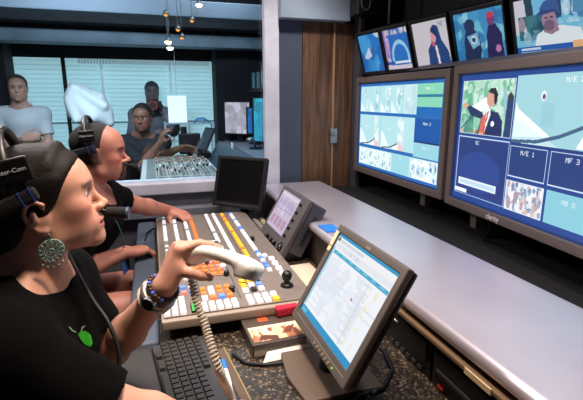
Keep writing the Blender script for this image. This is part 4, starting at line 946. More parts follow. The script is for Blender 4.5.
# white cloth hung over a stand
cl = thing('draped_stand', 'white cloth hanging in a heap beside the standing man in the polo shirt', 'cloth', (-.58, 4.62, 0))
V = Vol((-1.0, 4.3, 1.0), (-.2, 4.95, 1.75), .010)
q = lambda x, y, Y=4.60: atY(x, y, Y)
V.ell(q(90, 112), (.20, .10, .13), k=0); V.ell(q(78, 100), (.12, .09, .13), k=.05); V.cone(q(74, 88), q(98, 99), .045, .055, .05); V.cone(q(98, 99), q(109, 122), .055, .05, .05)
for a, c in (((74, 88), (104, 106)), ((71, 94), (92, 118)), ((69, 101), (76, 120))): V.cone(q(*a, 4.55), q(*c, 4.52), .02, .03, .05)
V.cut((0, 0, 1.10), (0, 0, -1))
V.build('cloth', mat('white_cotton', (232, 240, 244), .85, bump=.2, bscale=60), cl)
MB().cyl((-.56, 4.62, 0), (-.56, 4.62, 1.12), .02).build('stand_pole', m_plastic2, cl); MB().cyl((-.56, 4.62, 0), (-.56, 4.62, .02), .16).build('stand_base', m_plastic2, cl)
# small lamps on the back-room track
tr = thing('lamp_track', 'dark cable track below the back room ceiling carrying small bulbs', 'track', (.25, 3.6, 2.5))
MB().cyl((.17, 3.50, 2.50), (.42, 3.72, 2.50), .012).cyl((.17, 3.50, 2.5), (.17, 3.50, 2.55), .01).cyl((.42, 3.72, 2.5), (.42, 3.72, 2.55), .01).build('rail', m_plastic, tr)
m_bulb = mat('lit_bulb', (255, 226, 180), .3, emit=7); m_bulb2 = mat('amber_bulb', (216, 130, 60), .3, emit=1.6)
for (x, y, Y, big_) in ((166, 15, 3.52, 0), (199, 5, 3.68, 1), (192, 21, 3.64, 0), (178, 30, 3.58, 0), (182, 38, 3.60, 0), (168, 42, 3.52, 1), (170, 48, 3.54, 1)):
    p = atY(x, y, Y); wd = {15: 'high left amber', 5: 'topmost bright', 21: 'right hand amber', 30: 'upper amber of the middle pair', 38: 'lower amber of the middle pair', 42: 'upper bright', 48: 'lowest bright'}[y]
    t = thing('pendant_bulb', 'tiny hanging spot lamp, the '+wd+' bulb behind the glass', 'lamp', p, 'small bulbs hanging in the back room')
    MB().cyl(p+np.array([0, 0, .03]), (p[0], p[1], 2.50), .0035, n=6).build('wire', m_plastic, t)
    MB().lathe([(.010, .035), (.022, .012), (.024, .004)], n=14, M=T(*p)).build('shade', m_plastic, t, smooth=True)
    MB().sph(p, .022 if big_ else .014, 10, sc=(1.1, 1.1, .8)).build('bulb', m_bulb if big_ else m_bulb2, t, smooth=True)
# ================================================================== PEOPLE
m_eye = mat('eye_white', (214, 206, 204), .2); m_iris_b = mat('blue_iris', (70, 96, 140), .2); m_iris_d = mat('brown_iris', (52, 34, 26), .2); m_pupil = mat('pupil', (6, 6, 8), .15)
class Fig:
    """joints: NB neck base, CH chest, WA waist, PE pelvis, S/E/W shoulder, elbow, wrist (R, L), H hip, K knee, A ankle"""
    def __init__(s, J, b=1.0, f=False, side=None): s.J = {k: np.array(v, float) for k, v in J.items()}; s.b = b; s.f = f; s.side = nrm(s.J['SL']-s.J['SR'])
    def frameT(s, a, c):
        z = nrm(s.J[a]-s.J[c]); y = nrm(s.side-z*np.dot(s.side, z)); return np.stack([np.cross(y, z), y, z], 1)
    def torso(s, V, o=0):
        J, b = s.J, s.b; R1 = s.frameT('NB', 'WA'); R2 = s.frameT('CH', 'PE')
        V.ell(J['CH'], np.array([.105*b+o, .148*b+o, .155*b+o]), R1, 0 if o else .03)
        V.ell(J['WA'], np.array([.095*b+o, .125*b+o, .15*b+o]), R2, .08)
        V.ell(J['PE'], np.array([.115*b+o, .165*b+o, .12*b+o]), R2, .07)
        fwd = R1[:, 0]
        if s.f:
            for q in (-1, 1): V.ell(J['CH']+R1@np.array([.085*b, q*.068*b, -.01]), np.array([.055+o, .06+o, .06+o]), R1, .035)
        else: V.ell(J['CH']+R1@np.array([.045*b, 0, .03]), np.array([.075*b+o, .13*b+o, .09*b+o]), R1, .05)
        for q in 'RL':
            V.cone(J['NB']*.75+J['S'+q]*.25-R1[:, 2]*.03, J['S'+q], .052*b+o, .058*b+o, .05)
            V.cone(J['CH']*.5+J['S'+q]*.5, J['S'+q], .075*b+o, .056*b+o, .05)
            V.cone(J['NB']+R1[:, 2]*.035, J['S'+q]*.72+J['NB']*.28+R1[:, 2]*.012, .038*b+o*.6, .034*b+o*.8, .04)
    def arm(s, V, q, o=0, t=None, r=(.054, .043, .043, .027)):
        J, b = s.J, s.b; S, E_, W = J['S'+q], J['E'+q], J['W'+q]
        if t is None:
            V.cone(S, E_, r[0]*b+o, r[1]*b+o, .03); mid = E_*.68+W*.32
            V.cone(E_, mid, r[1]*b*.93+o, r[2]*b+o, .02); V.cone(mid, W, r[2]*b+o, r[3]*b+o, .02)
        else:                                    # sleeve: stops t of the way to the elbow
            p = S+(E_-S)*t; V.cone(S, p+nrm(E_-S)*.04, r[0]*b+o, (r[0]+(r[1]-r[0])*t)*b+o*1.35, .03)
            V.cutlocal(p, E_-S, p+nrm(E_-S)*.075, .10)
    def legs(s, V, o=0):
        J, b = s.J, s.b
        for q in 'RL':
            V.cone(J['H'+q], J['K'+q], .085*b+o, .060*b+o, .04); V.cone(J['K'+q], J['A'+q], .058*b+o, .043*b+o, .02)
    def trousers(s, m, par, h=.015):
        J = s.J; P = np.array([J[k] for k in ('PE', 'HR', 'HL', 'KR', 'KL', 'AR', 'AL')]); V = Vol(P.min(0)-.16, P.max(0)+.16, h)
        R2 = s.frameT('CH', 'PE'); V.ell(J['PE'], np.array([.125, .175, .13])*s.b, R2, 0); s.legs(V, .012); V.cut(J['PE']+R2[:, 2]*.10, R2[:, 2]); return V.build('trousers', m, par)
    def shoes(s, m, par, d):
        for q in 'RL':
            A = s.J['A'+q].copy(); d = nrm(d); sd = np.cross([0, 0, 1], d)
            V = Vol(A-[.26, .26, .12], A+[.26, .26, .1], .012); z = .045
            V.cone((A[0], A[1], .05)-d*.03, (A[0], A[1], .045)+d*.13, .045, .038, 0); V.cone((A[0], A[1], .05), A, .045, .05, .03); V.cut((0, 0, .004), (0, 0, -1)); V.build('shoe', m, par)
def neck(V, H, NB, r=.053, k=.03, back=.0): V.cone(H.p(-.018, 0, -.055), NB, r, r*1.12, k); V.cone(H.p(-.03, 0, -.02), NB-np.array([.02, 0, 0]), r*.9, r*1.05, k)
def skincol(H, base, lips=None, beard=None, scalp=None, brow=(60, 40, 34), cheek=(16, -8, -6), seed=1):
    base = np.array(base, float)
    def fn(P):
        c = np.tile(base, (len(P), 1)); p = H.loc(P); x, y, z = p.T; near = (np.abs(p) < .16).all(1)
        def mix(w, col): w = np.clip(w, 0, 1)*near; c[:] = c*(1-w[:, None])+np.array(col, float)*w[:, None]
        g = np.exp(-(((x-.07)/.03)**2+((np.abs(y)-.045)/.025)**2+((z+.035)/.025)**2)); c[:] = c+g[:, None]*np.array(cheek)*near[:, None]
        if scalp is not None: mix((1.2-((x-.105)/.098)**2*1.0-((z+.03)/.135)**2) < 0, scalp) if False else mix(1/(1+np.exp(-(np.maximum(-x-.01+.25*np.abs(z-.07), (-.4+z*8)*0-1))*220))*(z > -.045)*(1/(1+np.exp(-(.035-x)*200))), scalp)
        if beard is not None:
            w = ((x > .068) & (z < -.043) & (z > -.118) & (np.abs(y) < .031)).astype(float)*np.clip((x-.062)/.012, 0, 1); mix(w*.85, beard)
        if lips is not None:
            w = np.exp(-(((z+.0705)/.0095)**2)**2-((y)/.021)**4)*(x > .082); mix(w*1.0, lips)
        w = np.exp(-((x-.083)/.006)**2-((np.abs(y)-.034)/.013)**4-((z-.0035)/.0028)**2); mix(w*.8, (40, 28, 26))
        if brow is not None:
            w = np.exp(-(((z-.017+.10*(np.abs(y)-.035)*1.0)/.0042)**2))*(np.abs(y) > .012)*(np.abs(y) < .052)*(x > .055); mix(w*.85, brow)
        return c
    return fn
def skinmat(name): return mat(name, (200, 150, 130), .48, attr=True, var=.05, vscale=60, bump=.08, bscale=500, spec=.4, sss=.12)

# ------------------------------------------------------------------ woman with the handset
Rw = axes(.09, .105); Hw = Head((0, 0, 0), Rw, .96); Hw.o = D(88, 193, .84)-Rw@(np.array([.083, -.0335, -.002])*.96)
NBw = Hw.p(-.060, 0, -.178)
wrL = D(164, 287, .95); elL = D(113, 350, 1.08)
Fw = Fig(dict(NB=NBw, CH=NBw+np.array([-.045, -.005, -.135]), WA=(-.345, .885, .78), PE=(-.40, .875, .61), SR=NBw+np.array([-.02, -.155, -.045]), SL=NBw+np.array([.02, .155, -.05]),
              ER=D(122, 412, .80), EL=elL, WR=(.055, .78, .815), WL=wrL, HR=(-.37, .79, .585), HL=(-.37, .96, .585), KR=(.03, .74, .565), KL=(.03, 1.0, .565), AR=(.02, .72, .09), AL=(.03, 1.0, .09)), .97, True)
woman = thing('person', 'woman with dark pulled back hair in black t-shirt holding a white handset', 'person', (-.35, .88, 0))
V = Vol((-.56, .58, .48), (.22, 1.22, 1.43), .0036)
Hw.skin(V, fem=True, ez=-.014); neck(V, Hw, NBw, .046); Fw.torso(V); Fw.arm(V, 'L', r=(.046, .040, .041, .0265)); Fw.arm(V, 'R', r=(.050, .042, .041, .027)); Fw.legs(V)
hf = nrm(D(179, 243, .955)-wrL); hn = np.array([.95, .10, .0]); hn = nrm(hn-hf*np.dot(hn, hf)); hu = np.cross(hn, hf)
if hu[1] > 0: hu = -hu
hand(V, wrL, hf, hu, hn, [(.98, .40, .30), (1.15, .6, .5), (1.2, .8, .6), (1.25, .9, .6)], [(.25, .55, .80), (-.02, .15, .98), (.05, .0, .99)], .98, spread=.02, tb=.044, tl=.74)
hand(V, Fw.J['WR'], (1, .15, -.12), (.15, .98, 0), (-.1, 0, -1), [(.3, .35, .2)]*4, [(.6, .7, .3), (.8, .45, .3), (.9, .3, .3)], .95)
V.build('body', skinmat('fair_skin'), woman, skincol(Hw, (214, 160, 138), lips=(186, 100, 100), brow=(120, 84, 70)))
Hw.eyes(woman, m_eye, m_iris_b, m_pupil, (1, 0, .03))
# t-shirt
V = Vol((-.60, .56, .55), (.08, 1.24, 1.20), .0055)
Fw.torso(V, .011); Fw.arm(V, 'L', .011, .68, r=(.052, .046, .041, .0265)); Fw.arm(V, 'R', .012, .86, r=(.056, .048, .041, .027))
for i in range(5): V.cone(Fw.J['CH']+np.array([.03, .16-.03*i, -.05-.02*i]), Fw.J['WA']+np.array([.07, .09-.045*i, .02]), .02, .016, .03)
nd = nrm(Hw.p(-.01, 0, -.06)-NBw+np.array([.06, 0, 0])); V.cutlocal(NBw+nd*.030, nd, NBw+nd*.09, .115)
V.ell(NBw+nd*.05, (.056, .058, .045), np.stack([nrm(np.cross([0, 1, 0], nd)), [0, 1, 0], nd], 1), .012, 's')
shirt = V.build('t_shirt', mat('black_cotton', (5, 5, 6), .95, bump=.35, bscale=40, var=.25, vscale=25, spec=.12), woman)
Fw.trousers(mat('dark_denim', (30, 36, 52), .85, bump=.2, bscale=300), woman); Fw.shoes(m_rubber, woman, (1, 0, 0))
# hair, pulled back
V = Vol(Hw.o-[.26, .16, .30], Hw.o+[.15, .16, .18], .0045)
E = lambda c, r, k=.01, op='u': Hw.ell(V, c, r, k, op)
E((-.014, 0, .026), (.104, .080, .081), 0); E((.022, 0, .038), (.053, .063, .048), .03); E((-.07, 0, -.02), (.056, .072, .085), .03)
for i in range(13):
    a = -1.0+i*.167; Hw.cone(V, (.045-abs(a)*.02, .070*math.sin(a), .030+.064*math.cos(a)), (-.09, .04*math.sin(a), .036), .0105, .015, .010)
for sg in (-1, 1):
    for i in range(6): Hw.cone(V, (.034-.006*i, sg*(.066+.001*i), .040-.012*i), (-.085, sg*.060, .022-.012*i), .009, .015, .006)
E((.1195, 0, -.046), (.098, .20, .122), .006, 's')
Hw.cone(V, (-.098, 0, .0), (-.135, 0, -.09), .052, .046, .02); Hw.cone(V, (-.135, 0, -.09), (-.150, 0, -.22), .046, .022, .02)
V.build('hair', mat('dark_brown_hair', (18, 13, 11), .6, spec=.25, var=.35, vscale=9, stretch=(3, 14, 14), bump=.3, bscale=40), woman)
# earring
ec = Hw.p(.004, -.079, -.058)+np.array([.003, -.004, -.030]); m_ear = mat('verdigris_metal', (138, 170, 166), .6)
er = MB(); EM = frame(ec, Rw[:, 0]*.92, (0, 0, .92), np.cross(Rw[:, 0], (0, 0, 1)))
def circ(r, n=22): return [(r*math.cos(2*PI*i/n), r*math.sin(2*PI*i/n), 0) for i in range(n)]
for r, q in ((.0225, .0014), (.0165, .0011), (.0095, .0011), (.004, .002)): er.tube(circ(r), q, 6, EM, True)
for i in range(14): a = 2*PI*i/14; er.cyl((.004*math.cos(a), .004*math.sin(a), 0), (.0225*math.cos(a), .0225*math.sin(a), 0), .0009, n=5, M=EM)
for i in range(14): a = 2*PI*(i+.5)/14; er.sph((.0195*math.cos(a), .0195*math.sin(a), 0), .0023, 5, M=EM); er.sph((.013*math.cos(a), .013*math.sin(a), 0), .0018, 5, M=EM)
for i in range(5): a = -PI/2+(i-2)*.38; er.cyl((.0235*math.cos(a), .0235*math.sin(a), 0), (.026*math.cos(a), .026*math.sin(a)-.005, 0), .0007, n=4, M=EM).sph((.026*math.cos(a), .026*math.sin(a)-.007, 0), .0022, 5, M=EM)
er.tube([(0, .0225, 0), (.002, .030, .001), (-.001, .036, .003)], .0009, 5, EM); er.build('earring', m_ear, woman, smooth=True)
# wrist things
fa = nrm(wrL-elL); wc = wrL-fa*.006; u_ = nrm(np.cross(fa, [0, 0, 1])); v_ = np.cross(fa, u_)
def cuff(c, r, n=26, w=1.0): return [c+u_*r*math.cos(2*PI*i/n)+v_*r*w*math.sin(2*PI*i/n) for i in range(n)]
MB().tube(cuff(wc-fa*.020, .0335), .0085, 8, closed=True).build('watch_strap', mat('grey_metal_strap', (150, 142, 134), .35, metal=.6), woman, smooth=True)
wd = nrm(np.array([-.15, -1, .35])-fa*np.dot([-.15, -1, .35], fa)); WM = frame(wc-fa*.020+wd*.034, fa, np.cross(wd, fa), wd)
wt = MB().cyl((0, 0, -.002), (0, 0, .009), .0155, n=24, M=WM).build('watch_case', m_steel, woman); MB().cyl((0, 0, .009), (0, 0, .0095), .0125, n=24, M=WM).build('watch_face', mat('dark_dial', (44, 46, 52), .2), wt)
b = MB(); b2_ = MB()
for i, p in enumerate(cuff(wc+fa*.004, .0325, 24)): (b if i % 3 else b2_).sph(p, .0052, 6)
b.build('bead_bracelet', mat('brown_beads', (72, 46, 34), .35), woman, smooth=True); b2_.build('blue_beads', mat('blue_beads', (70, 96, 190), .3), woman, smooth=True)
MB().tube(cuff(wc-fa*.040, .036), .0045, 8, closed=True).build('cord_bracelet', mat('cream_cord', (206, 192, 166), .7, bump=.6, bscale=400), woman, smooth=True)
# print on the shirt: an abstract green blot with two antennae, laid on the cloth
def on_shirt(px_, py_, n0=(0, -1, 0)):
    hit = None; dg = bpy.context.evaluated_depsgraph_get(); dg.update()
    from mathutils.bvhtree import BVHTree
    return BVHTree.FromObject(shirt, dg)
bvh = on_shirt(0, 0); og = Vector(ORG[woman.name])
def proj(x, y, lift=.0015):
    d = Vector([float(v) for v in ray(x, y)]).normalized(); r = bvh.ray_cast(Vector([float(v) for v in EYE])-og, d)
    return (r[0]+r[1]*lift+og) if r[0] else Vector([float(v) for v in D(x, y, .85)])
def decal(poly, name, m, n=7):
    b = MB(); cx = sum(p[0] for p in poly)/len(poly); cy = sum(p[1] for p in poly)/len(poly); R_ = []
    for k in range(n+1): R_.append([proj(cx+(x-cx)*k/n, cy+(y-cy)*k/n) for x, y in poly])
    vs = [p for r in R_ for p in r]; m_ = len(poly); fs = [(k*m_+i, k*m_+(i+1) % m_, (k+1)*m_+(i+1) % m_, (k+1)*m_+i) for k in range(n) for i in range(m_)]
    b.add(vs, fs); return b.build(name, m, woman)
def dens(poly, s=3):
    out = []
    for i in range(len(poly)):
        a, c = poly[i], poly[(i+1) % len(poly)]
        out += [(a[0]+(c[0]-a[0])*k/s, a[1]+(c[1]-a[1])*k/s) for k in range(s)]
    return out
m_gp = mat('green_print', (40, 170, 30), .6)
decal(dens([(77, 335), (80, 331), (85, 331), (90, 335), (92, 343), (90, 347), (85, 345), (81, 341)]), 'shirt_print', m_gp)
for q in ([(80, 332), (81, 327), (84, 325.5), (84.6, 326.3), (81.8, 328), (80.9, 332)], [(75, 333), (71, 331), (68, 327), (68.7, 326.6), (71.6, 330.2), (75.6, 332)]): decal(dens(q), 'shirt_print', mat('pale_green_print', (130, 170, 130), .6), 4)

# handset and coiled cord
ha, hb = D(191, 251, .970), D(254, 268, .88)
ax = nrm(hb-ha); hl = np.linalg.norm(hb-ha); vw = nrm((ha+hb)/2-EYE); sd = nrm(np.cross(ax, vw)); sd = sd if sd[2] > 0 else -sd; dp = np.cross(ax, sd)
hs = thing('telephone_handset', 'white telephone handset held up over the switcher buttons', 'handset', (ha+hb)/2)
V = Vol(np.minimum(ha, hb)-.06, np.maximum(ha, hb)+.06, .0034); pts = []; rs = []
for i in range(13):
    t = i/12; bow = .010*math.sin(PI*t)-.002; pts.append(ha+ax*hl*t+sd*bow); rs.append(.0165 if 2 < i < 10 else .0195)
for i in range(12):
    for o in (-.0115, 0, .0115): V.cone(pts[i]+dp*o, pts[i+1]+dp*o, rs[i]*.80, rs[i+1]*.80, .004)
V.ell(hb-ax*.014-sd*.016, (.027, .024, .022), np.stack([ax, dp, sd], 1), .010); V.ell(ha+ax*.014-sd*.010, (.024, .023, .019), np.stack([ax, dp, sd], 1), .012)
V.cut(hb-sd*.032, -sd+ax*.15); V.cut(ha-sd*.026, -sd)
shell = V.build('shell', mat('ivory_plastic', (242, 242, 240), .3), hs)
g = MB()
for i in range(5):
    for j in range(3): p = hb-ax*(.020-.006*j)-sd*.0325+dp*(i-2)*.006; g.cyl(p, p-sd*.001, .0018, n=6)
g.build('mouthpiece_holes', m_plastic, hs)
P0 = ha-sd*.024+ax*.004; P1 = D(205, 325, .93); P2 = D(219, 370, .90); P3 = atZ(232, 399, .775); P4 = atZ(246, 440, .775)
def cr(ps, n):
    out = []; ps = [2*ps[0]-ps[1]]+list(ps)+[2*ps[-1]-ps[-2]]
    for i in range(1, len(ps)-2):
        for k in range(n):
            t = k/n; a, b_, c_, d_ = ps[i-1:i+3]; out.append(.5*((2*b_)+(-a+c_)*t+(2*a-5*b_+4*c_-d_)*t*t+(-a+3*b_-3*c_+d_)*t**3))
    return out
path = np.array(cr([P0, (P0+P1)/2+np.array([-.004, 0, -.006]), P1, P2, P3, P4], 60)); seg = np.r_[0, np.cumsum(np.linalg.norm(np.diff(path, axis=0), axis=1))]; Lc = seg[-1]
hel = []; npt = int(Lc/.0076*12)
for i in range(npt):
    s_ = Lc*i/npt; p = np.array([np.interp(s_, seg, path[:, k]) for k in range(3)]); p2 = np.array([np.interp(min(s_+.004, Lc), seg, path[:, k]) for k in range(3)]); w_ = nrm(p2-p+1e-9)
    a_ = nrm(np.cross(w_, [.3, 1, .1])); b_ = np.cross(w_, a_); th = 2*PI*s_/.0076; hel.append(p+.0072*(a_*math.cos(th)+b_*math.sin(th)))
tag(MB().tube(hel, .0026, 6).build('coiled_cord', mat('ivory_cord', (222, 214, 200), .45), None, smooth=True, loc=P3-np.array([0, 0, .012])), 'white coiled telephone cord hanging from the handset across the keyboard', 'cord')

# headset of the woman
def headset(H, label, pz=.064, sz=.013):
    t = thing('headset', label, 'headset', H.p(-.03, 0, .135)); hm = m_plastic
    arc = [H.p(-.03-.012*math.sin(a), -.097*math.cos(a), .034+.105*math.sin(a)) for a in np.linspace(-.02, PI+.02, 26)]
    b = MB(); 
    for i in range(len(arc)-1):
        pass
    MB().tube(arc, .0062, 8, flat=1.6).build('headband', mat('grey_black_band', (40, 38, 40), .4), t, smooth=True)
    PM = frame(H.p(-.020, -.0985, pz+.006), H.R[:, 0], H.R[:, 2], -H.R[:, 1])
    PM = PM @ Rz(.12)
    b = MB().box(-.030, .026, -.021, .021, -.006, .006, PM).build('side_plate', hm, t, bevel=.004)
    text('brand_lettering', 'Clear-Com', .0105, PM @ T(-.004, .001, .0063), mat('white_print', (220, 216, 216), .5, emit=.12), t)
    MB().box(-.010, .010, -.052, -.019, -.004, .003, PM).build('slider_stem', hm, t, bevel=.002)
    SM = frame(H.p(-.037, -.099, sz), nrm(H.R@np.array([.97, .05, .30])), nrm(H.R@np.array([-.30, 0, .97])), -H.R[:, 1])
    MB().box(-.045, .044, -.013, .013, -.010, .008, SM).build('temple_pad', mat('black_foam', (24, 23, 25), .9, bump=.5, bscale=300), t, bevel=.006)
    for x in (.018, .036): MB().box(x-.001, x+.001, -.0132, .0132, -.009, .0084, SM).build('blue_band', mat('blue_band', (50, 80, 170), .4, emit=.08), t)
    ep = MB().lathe([(.040, 0), (.042, .012), (.036, .026), (.020, .030)], n=24, M=frame(H.p(-.008, .083, -.012), H.R[:, 0], H.R[:, 2], H.R[:, 1]) ).build('ear_cup', hm, t, smooth=True)
    bp = [H.p(*q) for q in ((.0, .100, -.02), (.05, .092, -.045), (.095, .062, -.062), (.118, .034, -.066))]
    MB().tube(cr([np.array(q) for q in bp], 6), .0032, 6).build('mic_boom', hm, t, smooth=True)
    a, c = H.p(.106, .030, -.062), H.p(.150, .018, -.070); ax_ = nrm(c-a)
    mi = MB().cyl(a, c, .0115, .0125, 18).build('microphone', mat('black_mic_foam', (20, 20, 22), .9, bump=.5, bscale=500), t, bevel=.003)
    MB().cyl(c-ax_*.004, c+ax_*.001, .0132, .0128, 18).build('mic_ring', mat('slate_blue_ring', (58, 78, 104), .4), mi)
    return t
headset(Hw, 'black headset with white lettering worn by the woman with the handset')
cpts = [Hw.p(-.01, .10, -.06), NBw+np.array([.055, .085, .03]), D(92, 298, .90), D(107, 320, .87), D(117, 345, .86), D(119, 368, .86), D(116, 400, .86), D(112, 430, .88)]
tag(MB().tube(cr([np.array(q) for q in cpts], 8), .0042, 8).build('headset_cable', m_rubber, None, smooth=True, loc=cpts[5]), 'black headset cable hanging down the front of the woman', 'cable')

# ------------------------------------------------------------------ man at the far side of the switcher
Rb = axes(-.10, -.03); Hb = Head((0, 0, 0), Rb, 1.0); Hb.o = D(120, 153, 1.78)-Rb@np.array([.083, -.0335, -.002])
NBb = Hb.p(-.065, 0, -.165)
Fb = Fig(dict(NB=NBb, CH=NBb+np.array([-.02, 0, -.14]), WA=(-.39, 1.93, .79), PE=(-.45, 1.92, .61), SR=NBb+np.array([-.035, -.17, -.06]), SL=NBb+np.array([.045, .165, -.06]),
              ER=atZ(76, 272, .79), EL=D(136, 205, 2.16), WR=atZ(126, 252, .80), WL=atZ(171, 211, .862), HR=(-.46, 1.82, .585), HL=(-.46, 2.03, .585), KR=(-.04, 1.88, .575), KL=(-.03, 2.14, .575), AR=(-.02, 1.88, .09), AL=(.0, 2.14, .09)), 1.08)
man = thing('person', 'bald man with goatee in black shirt and headset, hands on the desk', 'person', (-.45, 1.92, 0))
V = Vol((-.70, 1.60, .47), (.36, 2.46, 1.44), .0055)
Hb.skin(V); neck(V, Hb, NBb, .056); Fb.torso(V); Fb.arm(V, 'L', r=(.050, .038, .038, .025)); Fb.arm(V, 'R', r=(.050, .040, .040, .026)); Fb.legs(V)
f_ = nrm(atZ(185, 215, .855)-Fb.J['WL']); hand(V, Fb.J['WL'], f_, np.cross((0, 0, -1), f_), (0, 0, -1), [(.35, .6, .4), (.3, .6, .4), (.3, .6, .4), (.35, .6, .4)], [(.6, .7, .3), (.8, .4, .4), (.9, .2, .3)], 1.0)
f_ = nrm(atZ(146, 249, .79)-Fb.J['WR']); hand(V, Fb.J['WR'], f_, np.cross(f_, (0, 0, -1)), (0, 0, -1), [(.55, .9, .6), (.6, .9, .6), (.6, .9, .6), (.6, .9, .6)], [(.7, .5, .4), (.9, .1, .4), (.9, -.1, .4)], 1.02)
V.build('body', skinmat('tan_skin'), man, skincol(Hb, (186, 124, 106), lips=(150, 84, 78), beard=(52, 34, 32), scalp=(64, 46, 42), brow=(46, 30, 26)))
V = Vol(Hb.p(.08, 0, -.08)-.07, Hb.p(.08, 0, -.08)+.07, .0035)
Hb.ell(V, (.083, 0, -.103), (.0145, .019, .0155), 0); Hb.ell(V, (.0845, 0, -.090), (.010, .015, .010), .006)
for sg in (-1, 1): Hb.cone(V, (.0965, 0, -.0555), (.089, sg*.024, -.060), .0052, .0045, .003); Hb.cone(V, (.089, sg*.024, -.060), (.080, sg*.024, -.088), .0048, .006, .003); Hb.cone(V, (.080, sg*.024, -.088), (.080, sg*.014, -.103), .006, .009, .004)
V.build('goatee', mat('dark_stubble', (36, 26, 26), .8, bump=.6, bscale=500), man)
Hb.eyes(man, m_eye, m_iris_d, m_pupil)
V = Vol((-.74, 1.56, .58), (.10, 2.32, 1.18), .008)
Fb.torso(V, .012); Fb.arm(V, 'L', .014, .62); Fb.arm(V, 'R', .014, .70); nd = nrm(Hb.p(-.01, 0, -.06)-NBb+np.array([.08, 0, 0])); V.cutlocal(NBb+nd*.016, nd, NBb+nd*.08, .12)
V.build('t_shirt', MATS['black_cotton'], man)
Fb.trousers(mat('khaki_cloth', (128, 104, 80), .85, bump=.2, bscale=200), man); Fb.shoes(m_rubber, man, (1, 0, 0))
lp_ = [NBb+np.array([.06, -.09, -.01]), Fb.J['CH']+np.array([.125, -.09, .05]), Fb.J['CH']+np.array([.150, -.05, -.05]), Fb.J['CH']+np.array([.150, .0, -.13])]
ln = thing('lanyard_badge', 'green lanyard with pale blue pass hanging on the bald man', 'badge', lp_[-1])
MB().tube(cr([np.array(q) for q in lp_], 6), .006, 6, flat=.3).build('ribbon', mat('green_ribbon', (40, 110, 96), .7), ln, smooth=True)
MB().box(-.004, .004, -.035, .035, -.10, .0, T(*lp_[-1]) @ Rz(-.3)).build('pass_card', mat('pale_blue_card', (90, 130, 210), .4), ln, bevel=.002)
headset(Hb, 'black headset worn by the bald man behind the switcher')
V = Vol(Hb.o-.17, Hb.o+.19, .005)
Hb.ell(V, (-.014, 0, .034), (.1005, .0775, .0825), 0); Hb.ell(V, (.115, 0, .0), (.10, .30, .16), .006, 's'); Hb.ell(V, (-.0, 0, -.10), (.13, .12, .075), .004, 's'); Hb.ell(V, (-.006, -.078, -.012), (.024, .018, .034), .004, 's'); Hb.ell(V, (-.006, .078, -.012), (.024, .018, .034), .004, 's')
V.build('hair', mat('cropped_black_hair', (24, 19, 19), .8, bump=.6, bscale=500), man)
# chairs
def chair(loc, yaw, label):
    t = thing('office_chair', label, 'chair', (loc[0], loc[1], 0), 'operator chairs'); M = T(*loc) @ Rz(yaw); mf = mat('charcoal_upholstery', (44, 42, 44), .9, bump=.3, bscale=300)
    MB().box(-.22, .24, -.23, .23, .42, .485, M).build('seat', mf, t, bevel=.03, seg=4)
    MB().box(-.315, -.27, -.20, .20, .60, .98, M).build('backrest', mf, t, bevel=.03, seg=4)
    MB().box(-.29, -.255, -.03, .03, .44, .75, M).box(-.29, .0, -.03, .03, .405, .422, M).build('back_bar', m_plastic, t, bevel=.004)
    MB().cyl((0, 0, .09), (0, 0, .42), .028, n=14, M=M).build('column', m_steel, t, smooth=False)
    for k in range(5):
        a = 2*PI*k/5+.3; L = MB().tube([(0, 0, .11), (.16*math.cos(a), .16*math.sin(a), .09), (.28*math.cos(a), .28*math.sin(a), .075)], [.028, .022, .016], 8, M).build('leg', m_plastic, t, smooth=True)
        MB().cyl((.28*math.cos(a)-.012, .28*math.sin(a), .028), (.28*math.cos(a)+.012, .28*math.sin(a), .028), .027, n=14, M=M).cyl((.28*math.cos(a), .28*math.sin(a), .03), (.28*math.cos(a), .28*math.sin(a), .08), .008, n=8, M=M).build('castor', m_rubber, L)
chair((-.46, 1.925, 0), .05, 'charcoal office chair under the bald man'); chair((-.36, .875, 0), 0, 'charcoal office chair under the woman with the handset')

